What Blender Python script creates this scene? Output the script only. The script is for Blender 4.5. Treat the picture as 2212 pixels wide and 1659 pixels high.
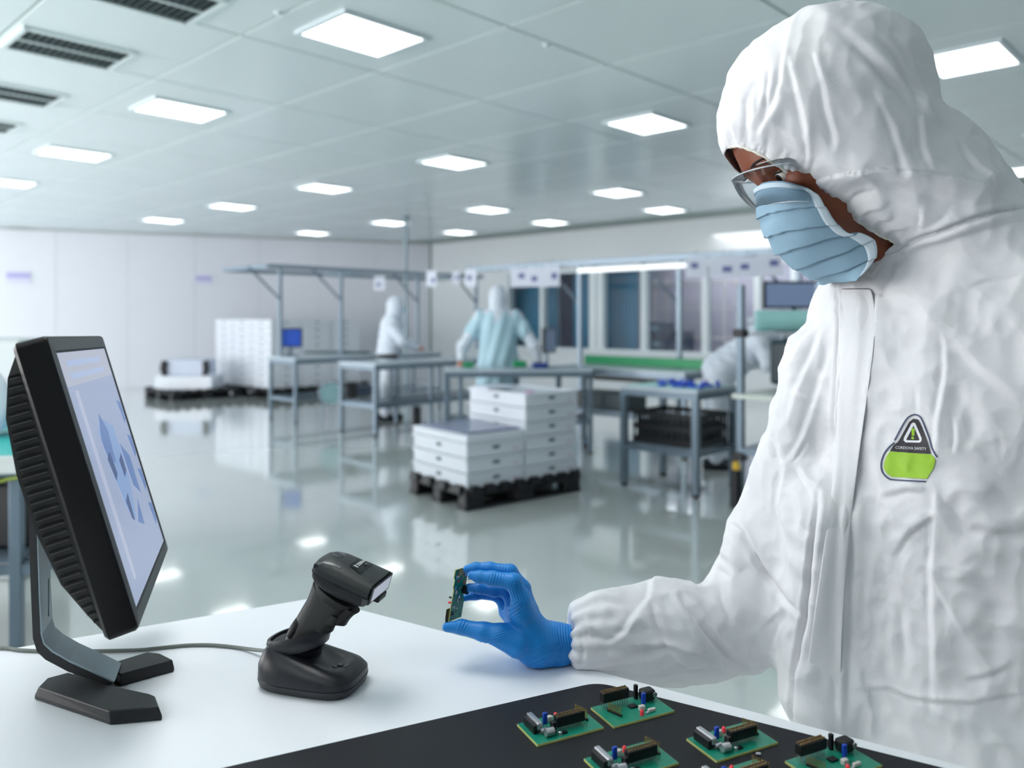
import bpy, bmesh, math, random
import numpy as np
from mathutils import Vector, Matrix
from mathutils.bvhtree import BVHTree
random.seed(7); RNG=np.random.RandomState(3)
sc=bpy.context.scene
for o in list(bpy.data.objects): bpy.data.objects.remove(o)
COL=sc.collection
# ------------------------------------------------------------ camera, light, exposure
F=1727.0; CX=1106.0; HY=685.0; EYE=1.42
cam_d=bpy.data.cameras.new('camera'); cam=bpy.data.objects.new('camera',cam_d); COL.objects.link(cam)
cam.location=(0,0,EYE); cam.rotation_euler=(math.pi/2,0,0)
cam_d.sensor_width=36; cam_d.lens=36*F/2212; cam_d.shift_x=0; cam_d.shift_y=-(829.5-HY)/2212
cam_d.clip_start=0.05; cam_d.clip_end=100
cam_d.dof.use_dof=True; cam_d.dof.focus_distance=1.10; cam_d.dof.aperture_fstop=3.1
sc.camera=cam
wd=bpy.data.worlds.new('world'); sc.world=wd; wd.use_nodes=True
wd.node_tree.nodes['Background'].inputs[0].default_value=(1.0,0.985,0.985,1); wd.node_tree.nodes['Background'].inputs[1].default_value=7.0
sc.view_settings.view_transform='Standard'; sc.view_settings.look='None'; sc.view_settings.gamma=1
sc.view_settings.use_curve_mapping=False; sc.view_settings.exposure=0.0
sc.cycles.max_bounces=10; sc.cycles.diffuse_bounces=6; sc.cycles.glossy_bounces=4; sc.cycles.transmission_bounces=6; sc.cycles.transparent_max_bounces=12
sc.cycles.caustics_reflective=False; sc.cycles.caustics_refractive=False
sc.cycles.use_denoising=True; sc.cycles.sample_clamp_indirect=6
PANEL_E=3.6           # luminance of the ceiling light panels
def area(name,loc,rot,sx,sy,power,color=(1,1,1)):
    l=bpy.data.lights.new(name,'AREA'); l.shape='RECTANGLE'; l.size=sx; l.size_y=sy; l.energy=power; l.color=color
    o=bpy.data.objects.new(name,l); COL.objects.link(o); o.location=loc; o.rotation_euler=rot; return o
area('added_table_light',(-0.9,1.5,3.05),(math.radians(-8),math.radians(12),0),1.1,1.1,33,(1,1,1))  # added light from above left to brighten the worktable, no fixture there
area('added_soft_fill',(-1.5,-0.5,2.7),(math.radians(-22),math.radians(-30),0),1.3,1.3,14)  # added unseen fill that softly lights the foreground
# ------------------------------------------------------------ geometry helpers
UD=Vector((0.6917,0.7222,0)); VD=Vector((-0.7222,0.6917,0)); CEIL=3.12; DESK=0.92
def W(px,py,d): return Vector(((px-CX)/F*d,d,EYE-(py-HY)/F*d))
def G(px,py,z=0.0):
    d=(EYE-z)*F/(py-HY); return Vector(((px-CX)/F*d,d,z))
def UV(u,v,z=0.0):
    p=UD*u+VD*v; return Vector((p.x,p.y,z))
def RM(px,d): return px/F*d
MATS={}
def glowmat(name,col):
    return mat(name,(0.01,0.01,0.01),0.25,emit=col,es=1.0,noise=-1)
def mat(name,col,rough=0.5,metal=0.0,spec=0.5,noise=0.0,nscale=40,bump=0.0,bscale=60,emit=None,es=1.0,coat=0.0,alpha=1.0,trans=0.0,ior=1.45,sss=0.0):
    if name in MATS: return MATS[name]
    m=bpy.data.materials.new(name); m.use_nodes=True; nt=m.node_tree; b=nt.nodes['Principled BSDF']
    b.inputs['Base Color'].default_value=(*col,1); b.inputs['Roughness'].default_value=rough; b.inputs['Metallic'].default_value=metal
    b.inputs['Specular IOR Level'].default_value=spec; b.inputs['Coat Weight'].default_value=coat; b.inputs['Coat Roughness'].default_value=0.05
    b.inputs['IOR'].default_value=ior; b.inputs['Transmission Weight'].default_value=trans; b.inputs['Alpha'].default_value=alpha
    if sss: b.inputs['Subsurface Weight'].default_value=sss; b.inputs['Subsurface Radius'].default_value=(0.01,0.01,0.01)
    tc=nt.nodes.new('ShaderNodeTexCoord')
    if noise>=0:
        n=nt.nodes.new('ShaderNodeTexNoise'); n.inputs['Scale'].default_value=nscale; n.inputs['Detail'].default_value=4
        nt.links.new(tc.outputs['Object'],n.inputs['Vector'])
        mx=nt.nodes.new('ShaderNodeMix'); mx.data_type='RGBA'
        k=max(noise,0.02)
        mx.inputs[6].default_value=(*[c*(1-k) for c in col],1); mx.inputs[7].default_value=(*[min(1,c*(1+k)) for c in col],1)
        nt.links.new(n.outputs['Fac'],mx.inputs[0]); nt.links.new(mx.outputs[2],b.inputs['Base Color'])
    if bump:
        n2=nt.nodes.new('ShaderNodeTexNoise'); n2.inputs['Scale'].default_value=bscale; n2.inputs['Detail'].default_value=3
        nt.links.new(tc.outputs['Object'],n2.inputs['Vector'])
        bp=nt.nodes.new('ShaderNodeBump'); bp.inputs['Strength'].default_value=bump; bp.inputs['Distance'].default_value=0.002
        nt.links.new(n2.outputs['Fac'],bp.inputs['Height']); nt.links.new(bp.outputs['Normal'],b.inputs['Normal'])
    if emit: b.inputs['Emission Color'].default_value=(*emit,1); b.inputs['Emission Strength'].default_value=es
    MATS[name]=m; return m
def S(r,g,b):   # sRGB 0..255 to linear
    f=lambda c:(c/255/12.92) if c/255<=0.04045 else ((c/255+0.055)/1.055)**2.4
    return (f(r),f(g),f(b))
class MB:
    def __init__(s): s.v=[]; s.f=[]
    def add(s,vs,fs):
        n=len(s.v); s.v+= [tuple(v) for v in vs]; s.f+=[tuple(i+n for i in f) for f in fs]; return s
    def box(s,c,size,ax=None,ay=None,az=None):
        c=Vector(c); ax=(ax or Vector((1,0,0))).normalized(); az=(az or Vector((0,0,1))).normalized(); ay=(ay or az.cross(ax)).normalized()
        hx,hy,hz=[k/2 for k in size]
        vs=[c+ax*(hx*i)+ay*(hy*j)+az*(hz*k) for k in(-1,1) for j in(-1,1) for i in(-1,1)]
        fs=[(0,2,3,1),(4,5,7,6),(0,1,5,4),(2,6,7,3),(0,4,6,2),(1,3,7,5)]
        return s.add(vs,fs)
    def prism(s,pts,z0,z1,ins=0.0):
        n=len(pts); c=sum((Vector(p[:2]).to_3d() for p in pts),Vector())/n
        lo=[Vector((p[0],p[1],z0)) for p in pts]; hi=[]
        for p in pts:
            q=Vector((p[0],p[1],0)); dr=(c-q); dr.z=0
            q=q+dr.normalized()*ins; hi.append(Vector((q.x,q.y,z1)))
        return s.add(lo+hi,[tuple(range(n-1,-1,-1)),tuple(range(n,2*n))]+[(i,(i+1)%n,n+(i+1)%n,n+i) for i in range(n)])
    def tube(s,pts,r,n=10,cap=True,flat=1.0):
        pts=[Vector(p) for p in pts]; rs=r if isinstance(r,(list,tuple)) else [r]*len(pts)
        vs=[]; fs=[]; ref=None
        for i,p in enumerate(pts):
            t=(pts[min(i+1,len(pts)-1)]-pts[max(i-1,0)]).normalized()
            if ref is None: ref=Vector((0,0,1)) if abs(t.z)<0.9 else Vector((1,0,0))
            a=t.cross(ref).normalized(); b=t.cross(a).normalized(); ref=-b if False else ref
            for k in range(n):
                th=2*math.pi*k/n; vs.append(p+a*(math.cos(th)*rs[i])+b*(math.sin(th)*rs[i]*flat))
        for i in range(len(pts)-1):
            for k in range(n): fs.append((i*n+k,i*n+(k+1)%n,(i+1)*n+(k+1)%n,(i+1)*n+k))
        if cap: fs+= [tuple(range(n-1,-1,-1)),tuple((len(pts)-1)*n+k for k in range(n))]
        return s.add(vs,fs)
    def loft(s,rings,cap=True):
        n=len(rings[0]); vs=[p for r in rings for p in r]; fs=[]
        for i in range(len(rings)-1):
            for k in range(n): fs.append((i*n+k,i*n+(k+1)%n,(i+1)*n+(k+1)%n,(i+1)*n+k))
        if cap: fs+=[tuple(range(n-1,-1,-1)),tuple((len(rings)-1)*n+k for k in range(n))]
        return s.add(vs,fs)
    def grid(s,P,closeu=False):
        nu=len(P); nv=len(P[0]); vs=[p for r in P for p in r]
        fs=[(i*nv+j,i*nv+j+1,(i+1)*nv+j+1,(i+1)*nv+j) for i in range(nu-1) for j in range(nv-1)]
        return s.add(vs,fs)
    def build(s,name,m,parent=None,smooth=False,bevel=0.0,segs=2,world=True,subsurf=0,solid=0.0,loc=None):
        return mkobj(name,s.v,s.f,m,parent,smooth,bevel,segs,world,subsurf,solid,loc)
def mkobj(name,v,f,m,parent=None,smooth=False,bevel=0.0,segs=2,world=True,subsurf=0,solid=0.0,loc=None):
    me=bpy.data.meshes.new(name)
    if isinstance(v,np.ndarray): v=v.tolist(); f=f.tolist()
    me.from_pydata(v,[],f); me.update()
    ms=m if isinstance(m,(list,tuple)) else [m]
    for k in ms: me.materials.append(k)
    o=bpy.data.objects.new(name,me); COL.objects.link(o)
    bm=bmesh.new(); bm.from_mesh(me); bmesh.ops.recalc_face_normals(bm,faces=bm.faces)
    if bevel: bmesh.ops.bevel(bm,geom=[e for e in bm.edges if len(e.link_faces)==2 and e.calc_face_angle(0)>0.5],offset=bevel,segments=segs,profile=0.5,affect='EDGES',clamp_overlap=True)
    bm.to_mesh(me); bm.free()
    if smooth:
        me.shade_smooth()
        if smooth!='all':
            try: me.set_sharp_from_angle(angle=math.radians(smooth if smooth>1 else 40))
            except Exception: pass
    if solid: md=o.modifiers.new('solid','SOLIDIFY'); md.thickness=solid; md.offset=-1
    if subsurf: md=o.modifiers.new('sub','SUBSURF'); md.levels=subsurf; md.render_levels=subsurf
    if parent is not None:
        o.parent=parent
        if world: me.transform(RW(parent).inverted())
    elif world and loc is not None:
        me.transform(Matrix.Translation(-Vector(loc))); o.location=loc
    elif world and len(me.vertices):
        # give a top-level mesh an origin at its own base
        xs=[vv.co for vv in me.vertices]
        if not name.startswith(('wall','floor','ceil')):
            c=Vector((sum(p.x for p in xs)/len(xs),sum(p.y for p in xs)/len(xs),min(p.z for p in xs)))
            me.transform(Matrix.Translation(-c)); o.location=c
    return o
def RW(o):
    M=Matrix.LocRotScale(o.location,o.rotation_euler,o.scale)
    return RW(o.parent)@M if o.parent else M
def tag(o,label=None,cat=None,group=None,kind=None):
    if label: o['label']=label
    if cat: o['category']=cat
    if group: o['group']=group
    if kind: o['kind']=kind
    return o
def thing(name,label,cat,loc,rz=0,group=None):
    o=bpy.data.objects.new(name,None); COL.objects.link(o); o.location=loc; o.rotation_euler=(0,0,rz); o.empty_display_size=0.05
    return tag(o,label,cat,group)
def copy_tree(o,parent=None,loc=None,rz=None,label=None):
    c=o.copy(); COL.objects.link(c); c.parent=parent
    if loc is not None: c.location=loc
    if rz is not None: c.rotation_euler=(0,0,rz)
    if label: c['label']=label
    for ch in CH.get(o.name,[]) if False else [x for x in bpy.data.objects if x.parent==o]: copy_tree(ch,c)
    return c
CH={}
def struct(o): o['kind']='structure'; return o
# ------------------------------------------------------------ implicit surfaces
def grid3(lo,hi,h):
    ax=[np.arange(lo[i],hi[i]+h,h,dtype=np.float32) for i in range(3)]
    return np.meshgrid(*ax,indexing='ij'),ax
def sdc(X,a,b,ra,rb):
    a=np.array(a,dtype=np.float32); b=np.array(b,dtype=np.float32); ab=b-a; L=float(ab@ab)+1e-12
    px,py,pz=X[0]-a[0],X[1]-a[1],X[2]-a[2]
    t=np.clip((px*ab[0]+py*ab[1]+pz*ab[2])/L,0,1)
    return np.sqrt((px-t*ab[0])**2+(py-t*ab[1])**2+(pz-t*ab[2])**2)-(ra+(rb-ra)*t)
def sde(X,c,r,axes=None):
    p=[X[i]-c[i] for i in range(3)]
    if axes is not None: p=[p[0]*a[0]+p[1]*a[1]+p[2]*a[2] for a in axes]
    q=np.sqrt(sum((p[i]/r[i])**2 for i in range(3))); g=np.sqrt(sum((p[i]/(r[i]**2))**2 for i in range(3)))+1e-9
    return q*(q-1)/g
def smin(a,b,k):
    h=np.clip(0.5+0.5*(b-a)/k,0,1); return b*(1-h)+a*h-k*h*(1-h)
def smax(a,b,k): return -smin(-a,-b,k)
def sdstack(X,levels,z_):
    """levels: list of (z, cx, cy, a, b) ascending z; a along axis A, b along axis B given in z_=(A,B)"""
    L=np.array(levels,dtype=np.float64); z=X[2].astype(np.float64)
    from_=lambda k:np.interp(z,L[:,0],L[:,k]).astype(np.float32)
    cx,cy,a,b=from_(1),from_(2),from_(3),from_(4)
    A,B=z_; dx=X[0]-cx; dy=X[1]-cy
    p=dx*A[0]+dy*A[1]; q=dx*B[0]+dy*B[1]
    s=np.sqrt((p/a)**2+(q/b)**2)+1e-6; g=np.sqrt((p/a**2)**2+(q/b**2)**2)+1e-6
    f=s*(s-1)/g
    f=np.where(s<0.3,-np.minimum(a,b)*0.7,f)
    return np.maximum(f,np.maximum(L[0,0]-z,z-L[-1,0])).astype(np.float32)
def surf(f,ax,h):
    nx,ny,nz=f.shape; s=f<0
    c=[s[i:nx-1+i,j:ny-1+j,k:nz-1+k] for i in(0,1) for j in(0,1) for k in(0,1)]
    cnt=sum(x.astype(np.int8) for x in c); act=np.argwhere((cnt>0)&(cnt<8)); n=len(act)
    idx=-np.ones((nx-1,ny-1,nz-1),dtype=np.int64); idx[tuple(act.T)]=np.arange(n)
    cor=[(i,j,k) for i in(0,1) for j in(0,1) for k in(0,1)]
    val={q:f[act[:,0]+q[0],act[:,1]+q[1],act[:,2]+q[2]] for q in cor}
    acc=np.zeros((n,3)); ct=np.zeros(n)
    for q in cor:
        for a in range(3):
            if q[a]==0:
                r=list(q); r[a]=1; r=tuple(r); v0=val[q]; v1=val[r]; m=(v0<0)!=(v1<0)
                t=np.where(m,v0/(v0-v1+1e-20),0); p=np.tile(np.array(q,float),(n,1)); p[:,a]+=t
                acc+=p*m[:,None]; ct+=m
    V=(act+acc/ct[:,None])*h+np.array([ax[0][0],ax[1][0],ax[2][0]])
    Q=[]
    for a in range(3):
        sl=[slice(None)]*3; sl2=[slice(None)]*3; sl[a]=slice(0,-1); sl2[a]=slice(1,None)
        e=np.argwhere(s[tuple(sl)]!=s[tuple(sl2)]); b,c2=[(1,2),(2,0),(0,1)][a]
        ok=(e[:,b]>0)&(e[:,c2]>0)&(e[:,b]<f.shape[b]-1)&(e[:,c2]<f.shape[c2]-1); e=e[ok]
        def at(db,dc):
            t=e.copy(); t[:,b]-=db; t[:,c2]-=dc; return idx[tuple(t.T)]
        q=np.stack([at(0,0),at(1,0),at(1,1),at(0,1)],1)
        fl=s[tuple(e.T)]; q[~fl]=q[~fl][:,::-1]; Q.append(q)
    Q=np.concatenate(Q); Q=Q[:,::-1] if False else Q
    return V,Q
def relax(V,Q,it=3,lam=0.5,pin=None):
    E=np.concatenate([Q[:,[0,1]],Q[:,[1,2]],Q[:,[2,3]],Q[:,[3,0]]]); E=np.concatenate([E,E[:,::-1]])
    d=np.bincount(E[:,0],minlength=len(V)).astype(float)+1e-9
    for _ in range(it):
        m=np.stack([np.bincount(E[:,0],weights=V[E[:,1],k],minlength=len(V)) for k in range(3)],1)/d[:,None]
        st=(m-V)*lam
        if pin is not None: st[pin]=0
        V=V+st
    return V
def subdiv(V,Q):
    E=np.sort(np.concatenate([Q[:,[0,1]],Q[:,[1,2]],Q[:,[2,3]],Q[:,[3,0]]]),1)
    u,inv=np.unique(E,axis=0,return_inverse=True); inv=inv.ravel(); n=len(V); nq=len(Q)
    em=(V[u[:,0]]+V[u[:,1]])/2; fm=V[Q].mean(1)
    V2=np.concatenate([V,em,fm]); e=[n+inv[k*nq:(k+1)*nq] for k in range(4)]; c=n+len(u)+np.arange(nq)
    Q2=np.concatenate([np.stack([Q[:,0],e[0],c,e[3]],1),np.stack([e[0],Q[:,1],e[1],c],1),np.stack([c,e[1],Q[:,2],e[2]],1),np.stack([e[3],c,e[2],Q[:,3]],1)])
    return V2,Q2
def vnorm(V,Q):
    n=np.cross(V[Q[:,2]]-V[Q[:,0]],V[Q[:,3]]-V[Q[:,1]]); N=np.zeros_like(V)
    for k in range(4):
        for a in range(3): N[:,a]+=np.bincount(Q[:,k],weights=n[:,a],minlength=len(V))
    return N/(np.linalg.norm(N,axis=1,keepdims=True)+1e-12)
def prune(V,Q,keepQ):
    Q=Q[keepQ]; u,inv=np.unique(Q.ravel(),return_inverse=True); return V[u],inv.reshape(-1,4)
def proj(V): return CX+F*V[:,0]/V[:,1], HY+F*(EYE-V[:,2])/V[:,1]
def segdist(x,y,pts):
    best=np.full(x.shape,1e9); side=np.zeros(x.shape); tt=np.zeros(x.shape); n=len(pts)-1
    for i in range(n):
        ax_,ay_=pts[i]; bx,by=pts[i+1]; dx,dy=bx-ax_,by-ay_; L=dx*dx+dy*dy+1e-9
        t=np.clip(((x-ax_)*dx+(y-ay_)*dy)/L,0,1); ex=x-ax_-t*dx; ey=y-ay_-t*dy; d=np.hypot(ex,ey)
        m=d<best; best=np.where(m,d,best); side=np.where(m,np.sign(dx*ey-dy*ex),side); tt=np.where(m,(i+t)/n,tt)
    return best,side,tt
# ============================================================ materials
M_floor=mat('floor_epoxy',S(212,218,216),0.11,0,0.5,noise=0.05,nscale=0.8,bump=0.03,bscale=2.0,coat=1.0); M_floor.node_tree.nodes['Principled BSDF'].inputs['Coat IOR'].default_value=1.6
M_ceil=mat('ceiling_panel_paint',S(218,228,230),0.2,0,0.5,noise=0.02,nscale=2)
M_gap=mat('ceiling_gap',S(150,165,163),0.6)
M_wall=mat('wall_paint',S(214,216,224),0.35,0,0.4,noise=0.01,nscale=3)
M_wallr=mat('wall_right_paint',S(206,212,216),0.4,noise=0.01,nscale=3)
M_lamp=mat('lamp_diffuser',(1,1,1),0.4,emit=(0.97,1.0,1.0),es=PANEL_E)
M_frame_w=mat('white_metal_trim',S(205,215,220),0.3)
M_vent=mat('vent_metal',S(120,140,142),0.4,0.3); M_dark=mat('dark_void',S(22,34,40),0.7)
M_steel=mat('grey_painted_steel',S(108,124,138),0.35,0.4); M_steel_l=mat('light_aluminium',S(128,144,158),0.35,0.4)
M_top=mat('bench_top_laminate',S(176,188,198),0.25); M_plw=mat('white_plastic',S(214,219,228),0.35,noise=0.01)
M_black=mat('black_plastic',S(13,17,23),0.45,noise=0.05); M_slot=mat('dark_slot',S(90,105,112),0.6); M_mauve=mat('mauve_mark',S(200,180,200),0.6)
M_glass=bpy.data.materials.new('window_glass'); M_glass.use_nodes=True
_nt=M_glass.node_tree; _b=_nt.nodes['Principled BSDF']; _nt.nodes.remove(_b)
_tr=_nt.nodes.new('ShaderNodeBsdfTransparent'); _tr.inputs[0].default_value=(0.88,0.95,0.98,1); _gl=_nt.nodes.new('ShaderNodeBsdfGlossy'); _gl.inputs['Roughness'].default_value=0.02
_fr=_nt.nodes.new('ShaderNodeFresnel'); _fr.inputs[0].default_value=1.12; _mx=_nt.nodes.new('ShaderNodeMixShader')
_nt.links.new(_fr.outputs[0],_mx.inputs[0]); _nt.links.new(_tr.outputs[0],_mx.inputs[1]); _nt.links.new(_gl.outputs[0],_mx.inputs[2]); _nt.links.new(_mx.outputs[0],_nt.nodes['Material Output'].inputs[0])
M_green=mat('green_edge',S(20,150,95),0.4); M_teal=mat('teal_mat',S(60,190,185),0.4,noise=0.05,nscale=6); M_blue=mat('blue_parts',S(35,80,200),0.4)
# ============================================================ room shell
KC=Vector((-1.87,18.35,0)); LD=Vector((-0.923,-0.3845,0)).normalized(); LN=Vector((LD.y,-LD.x,0))  # left wall direction, normal
if LN.y>0: LN=-LN
uvK=(KC.dot(UD),KC.dot(VD))
LEND=KC+LD*17.4
def slab(name,pts,z0,z1,m,parent=None): return MB().prism([(p.x,p.y) for p in pts],z0,z1).build(name,m,parent)
FP=[UV(12.3,-6.2),UV(12.3,18.5),UV(-4.2,20.5),UV(-4.2,-6.2)]
floor=struct(slab('floor',FP,-0.1,0,M_floor))
ceiling=struct(slab('ceiling',FP,CEIL+0.006,CEIL+0.12,M_gap))
# ceiling panels, recessed joints
pan=None
for i in range(12):
    for j in range(16):
        u0=0.35+i*1.0; v0=0.81+(j-1)*1.2615-0.08
        c=UV(u0+0.5,v0+0.63)
        if (c-KC).dot(LN)<-0.3: continue
        if u0+1.0>12.2: continue
        if pan is None:
            pan=MB().box((0,0,0),(0.985,1.246,0.02),UD,VD).build('ceiling_panel',M_ceil,ceiling,world=False,bevel=0.003,segs=1)
            o=pan
        else:
            o=pan.copy(); COL.objects.link(o)
        o.location=(c.x,c.y,CEIL+0.008)
# back part of ceiling behind the camera stays plain
slab('ceiling_board',[UV(-4.1,-6.1),UV(12.1,-6.1),UV(12.1,-0.53),UV(-4.1,-0.53)],CEIL-0.002,CEIL+0.01,M_ceil,ceiling)
slab('ceiling_board',[UV(-4.1,-0.52),UV(0.34,-0.52),UV(0.34,20),UV(-4.1,20)],CEIL-0.002,CEIL+0.01,M_ceil,ceiling)
wl=struct(MB().box(KC+LD*8.5-LN*0.08+Vector((0,0,CEIL/2)),(19,0.12,CEIL),LD,LN).build('wall_left',M_gap))
wp=None
for k in range(14):
    c=KC+LD*(0.65+1.25*k)-LN*0.012
    if wp is None: wp=MB().box((0,0,CEIL/2),(1.243,0.02,CEIL-0.01),LD,LN).build('wall_panel',M_wall,wl,world=False); wp.location=c-Vector(wl.location); o=wp
    else: o=wp.copy(); COL.objects.link(o)
    o.location=c-Vector(wl.location)
# right wall with window opening
WV0,WV1,WZ0,WZ1=3.6,11.55,0.80,2.30
wr=MB()
wr.box(UV(12.06,(WV1+18.6)/2,CEIL/2),(0.12,18.6-WV1,CEIL),UD,VD)
wr.box(UV(12.06,(WV0-6.2)/2,CEIL/2),(0.12,WV0+6.2,CEIL),UD,VD)
wr.box(UV(12.06,(WV0+WV1)/2,WZ0/2),(0.12,WV1-WV0,WZ0),UD,VD)
wr.box(UV(12.06,(WV0+WV1)/2,(WZ1+CEIL)/2),(0.12,WV1-WV0,CEIL-WZ1),UD,VD)
struct(wr.build('wall_right',M_wallr))
struct(MB().box(UV(4,-6.1,CEIL/2),(16.4,0.12,CEIL),UD,VD).build('wall_front',M_wallr))
struct(MB().box(UV(-4.1,-1.6,CEIL/2),(0.12,9.2,CEIL),UD,VD).build('wall_side',M_wallr))  # stops short; the open side beyond is added to admit world light
# cove line where walls meet ceiling
struct(MB().box(KC+LD*8.7+LN*0.02+Vector((0,0,CEIL-0.02)),(17.4,0.04,0.035),LD,LN).build('trim_1',mat('cove_trim',S(165,172,172),0.5)))
struct(MB().box(UV(11.98,6,CEIL-0.02),(0.04,24,0.035),UD,VD).build('trim_2',MATS['cove_trim']))
# window
win=bpy.data.objects.new('window_1',None); COL.objects.link(win); win.location=UV(12.0,7.5,WZ0); win['kind']='structure'
fr=MB(); fr.box(UV(11.98,(WV0+WV1)/2,WZ0),(0.16,WV1-WV0,0.05),UD,VD); fr.box(UV(11.98,(WV0+WV1)/2,WZ1),(0.16,WV1-WV0,0.06),UD,VD)
fr.box(UV(11.98,WV0,1.55),(0.16,0.08,1.5),UD,VD); fr.box(UV(11.98,WV1,1.55),(0.16,0.08,1.5),UD,VD); fr.build('window_frame',M_frame_w,win)
def v_at(px,u):
    r=(px-CX)/F; d=u/(r*UD.x+UD.y); return d*(r*VD.x+VD.y)
mull=[(1176,0.10),(1286,0.16),(1302,0.14),(1395,0.10),(1527,0.10),(1640,0.10),(1720,0.10)]
vs=[WV1]
for px,w in mull:
    v=v_at(px,12.0); MB().box(UV(11.98,v,1.55),(0.14,w,1.5),UD,VD).build('mullion',M_frame_w,win); vs.append(v)
vs.append(WV0)
for a,b in zip(vs[:-1],vs[1:]):
    if a-b>0.3: MB().box(UV(12.02,(a+b)/2,1.55),(0.008,a-b-0.05,1.48),UD,VD).build('pane',M_glass,win)
# room beyond the glass
M_rr=mat('far_room_wall',S(178,170,184),0.6,noise=0.04,nscale=1.5); M_cur=mat('blue_curtain',S(96,146,172),0.7,noise=0.06,nscale=3)
struct(MB().box(UV(15.2,6.5,1.5),(0.1,13,3.2),UD,VD).build('wall_back',M_rr))
struct(MB().box(UV(13.7,6.5,-0.05),(3.0,13,0.1),UD,VD).build('trim_3',M_wallr))
struct(MB().box(UV(13.7,6.5,2.9),(3.0,13,0.1),UD,VD).build('trim_4',M_wallr))
for v_ in (0.1,12.9): struct(MB().box(UV(13.65,v_,1.45),(3.1,0.1,3.0),UD,VD).build('wall_back',M_wallr))
area('added_far_room_fill',UV(13.6,7,2.8),(0,0,0),2.0,9,170,(1,0.97,0.98))  # added fill inside the closed far room, stands for no visible fixture
def curtain(px0,px1,label,dz=0.0,u=12.5,m=None):
    va,vb=v_at(px0,u),v_at(px1,u); P=[]
    n=60
    for k in range(n+1):
        v=va+(vb-va)*k/n; uu=u+0.035*math.sin(k*0.9)
        P.append([UV(uu,v,z) for z in (0.3,1.2,2.6)])
    o=MB().grid(P).build('curtain',m or M_cur,None,smooth='all',solid=0.01); tag(o,label,'curtain','blue curtains behind the far glass'); return o
curtain(1113,1168,'blue curtain behind the glass next to the worker in pale blue gown')
curtain(1182,1205,'narrow grey-blue curtain strip behind the glass left of the mauve gap',m=mat('grey_curtain',S(110,140,160),0.7,noise=0.06,nscale=3))
curtain(1308,1378,'blue curtain behind the glass right of the wide white mullion')
curtain(1240,1270,'short blue curtain behind the glass left of the wide white mullion')
def plainbox(name,label,cat,c,size,m,ax=UD,ay=VD,group=None,bevel=0.01):
    return tag(MB().box(c,size,ax,ay).build(name,m,None,bevel=bevel),label,cat,group)
# dark equipment beyond the glass
for k,(px,py,w,h,lab) in enumerate([(1425,712,0.42,0.30,'dark box behind the glass stacked above the low cabinet'),(1428,745,0.5,0.25,'low dark box behind the glass, left of its neighbour'),(1468,738,0.42,0.42,'dark box behind the glass beside the white mullion')]):
    u=13.0 if k<2 else 13.5; v=v_at(px,u); p=UV(u,v); z=EYE-(py-HY)/F*p.y
    t=thing('equipment_case',lab,'case',UV(u,v,z-h/2),0,'dark cases behind the glass')
    MB().box(UV(u,v,z),(0.4,w,h),UD,VD).build('shell',mat('case_dark',S(50,60,78),0.5),t,bevel=0.02)
    MB().box(UV(u-0.21,v,z+h*0.1),(0.02,w*0.4,h*0.15),UD,VD).build('handle',M_steel_l,t)
tt=thing('storage_rack','tall beige rack with shelves behind the far glass','rack',UV(14.2,v_at(1500,14.2),0))
vv=v_at(1500,14.2)
for z in (0.4,1.0,1.6,2.1): MB().box(UV(14.2,vv,z),(0.5,1.6,0.05),UD,VD).build('shelf',mat('rack_beige',S(196,186,186),0.5),tt)
for s in (-.8,.8):
    for q in(-.23,.23): MB().box(UV(14.2+q,vv+s,1.1),(0.05,0.05,2.2),UD,VD).build('post',MATS['rack_beige'],tt)
# pole
t=thing('ceiling_pole','slim grey steel pole from floor to ceiling behind the benches','pole',G(877,867))
pb=G(877,867); MB().tube([pb,pb+Vector((0,0,CEIL))],0.028,12).build('tube',mat('pole_steel',S(120,140,150),0.3,0.5),t,smooth=40)
MB().tube([pb,pb+Vector((0,0,0.02))],0.07,16).build('base_flange',M_steel,t,smooth=40)
MB().tube([pb+Vector((0,0,CEIL-0.03)),pb+Vector((0,0,CEIL))],0.07,16).build('top_flange',M_steel,t,smooth=40)
# ---------------- ceiling lights
rows=[(2.85,3.97,2.52,0,4,'first'),(5.88,1.47,2.52,0,7,'second'),(8.85,1.45,2.515,0,6,'third'),(10.8,2.2,2.4,0,6,'fourth')]
proto=None
ordn=['nearest','second','third','fourth','fifth','sixth','seventh']
for u,v0,dv,a,n,rn in rows:
    k0=-3 if u<3 else -2
    for k in range(k0,n):
        v=v0+dv*k
        c=UV(u,v,CEIL-0.012)
        if (c-KC).dot(LN)<0.35: continue
        vis= k>=0
        wh={'first':'in the row nearest the vents','second':'in the row behind the nearest big panel','third':'in the third row toward the windows','fourth':'in the row next to the window wall'}[rn]
        lab=f'square white ceiling light {wh}, {ordn[k]} from the viewer' if vis else f'square white ceiling light {wh}, {ordn[-k-1]} behind the viewer'
        if proto is None:
            proto=thing('ceiling_light',lab,'ceiling light',c,math.atan2(UD.y,UD.x),'ceiling light panels')
            MB().box((0,0,0.0),(0.56,0.46,0.006)).build('diffuser',M_lamp,proto,world=False)
            f2=MB()
            for s in(-1,1): f2.box((s*0.295,0,0.002),(0.03,0.52,0.018)); f2.box((0,s*0.245,0.002),(0.56,0.03,0.018))
            f2.build('frame',M_frame_w,proto,world=False); o=proto
        else: o=copy_tree(proto,None,c,None,lab)
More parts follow.
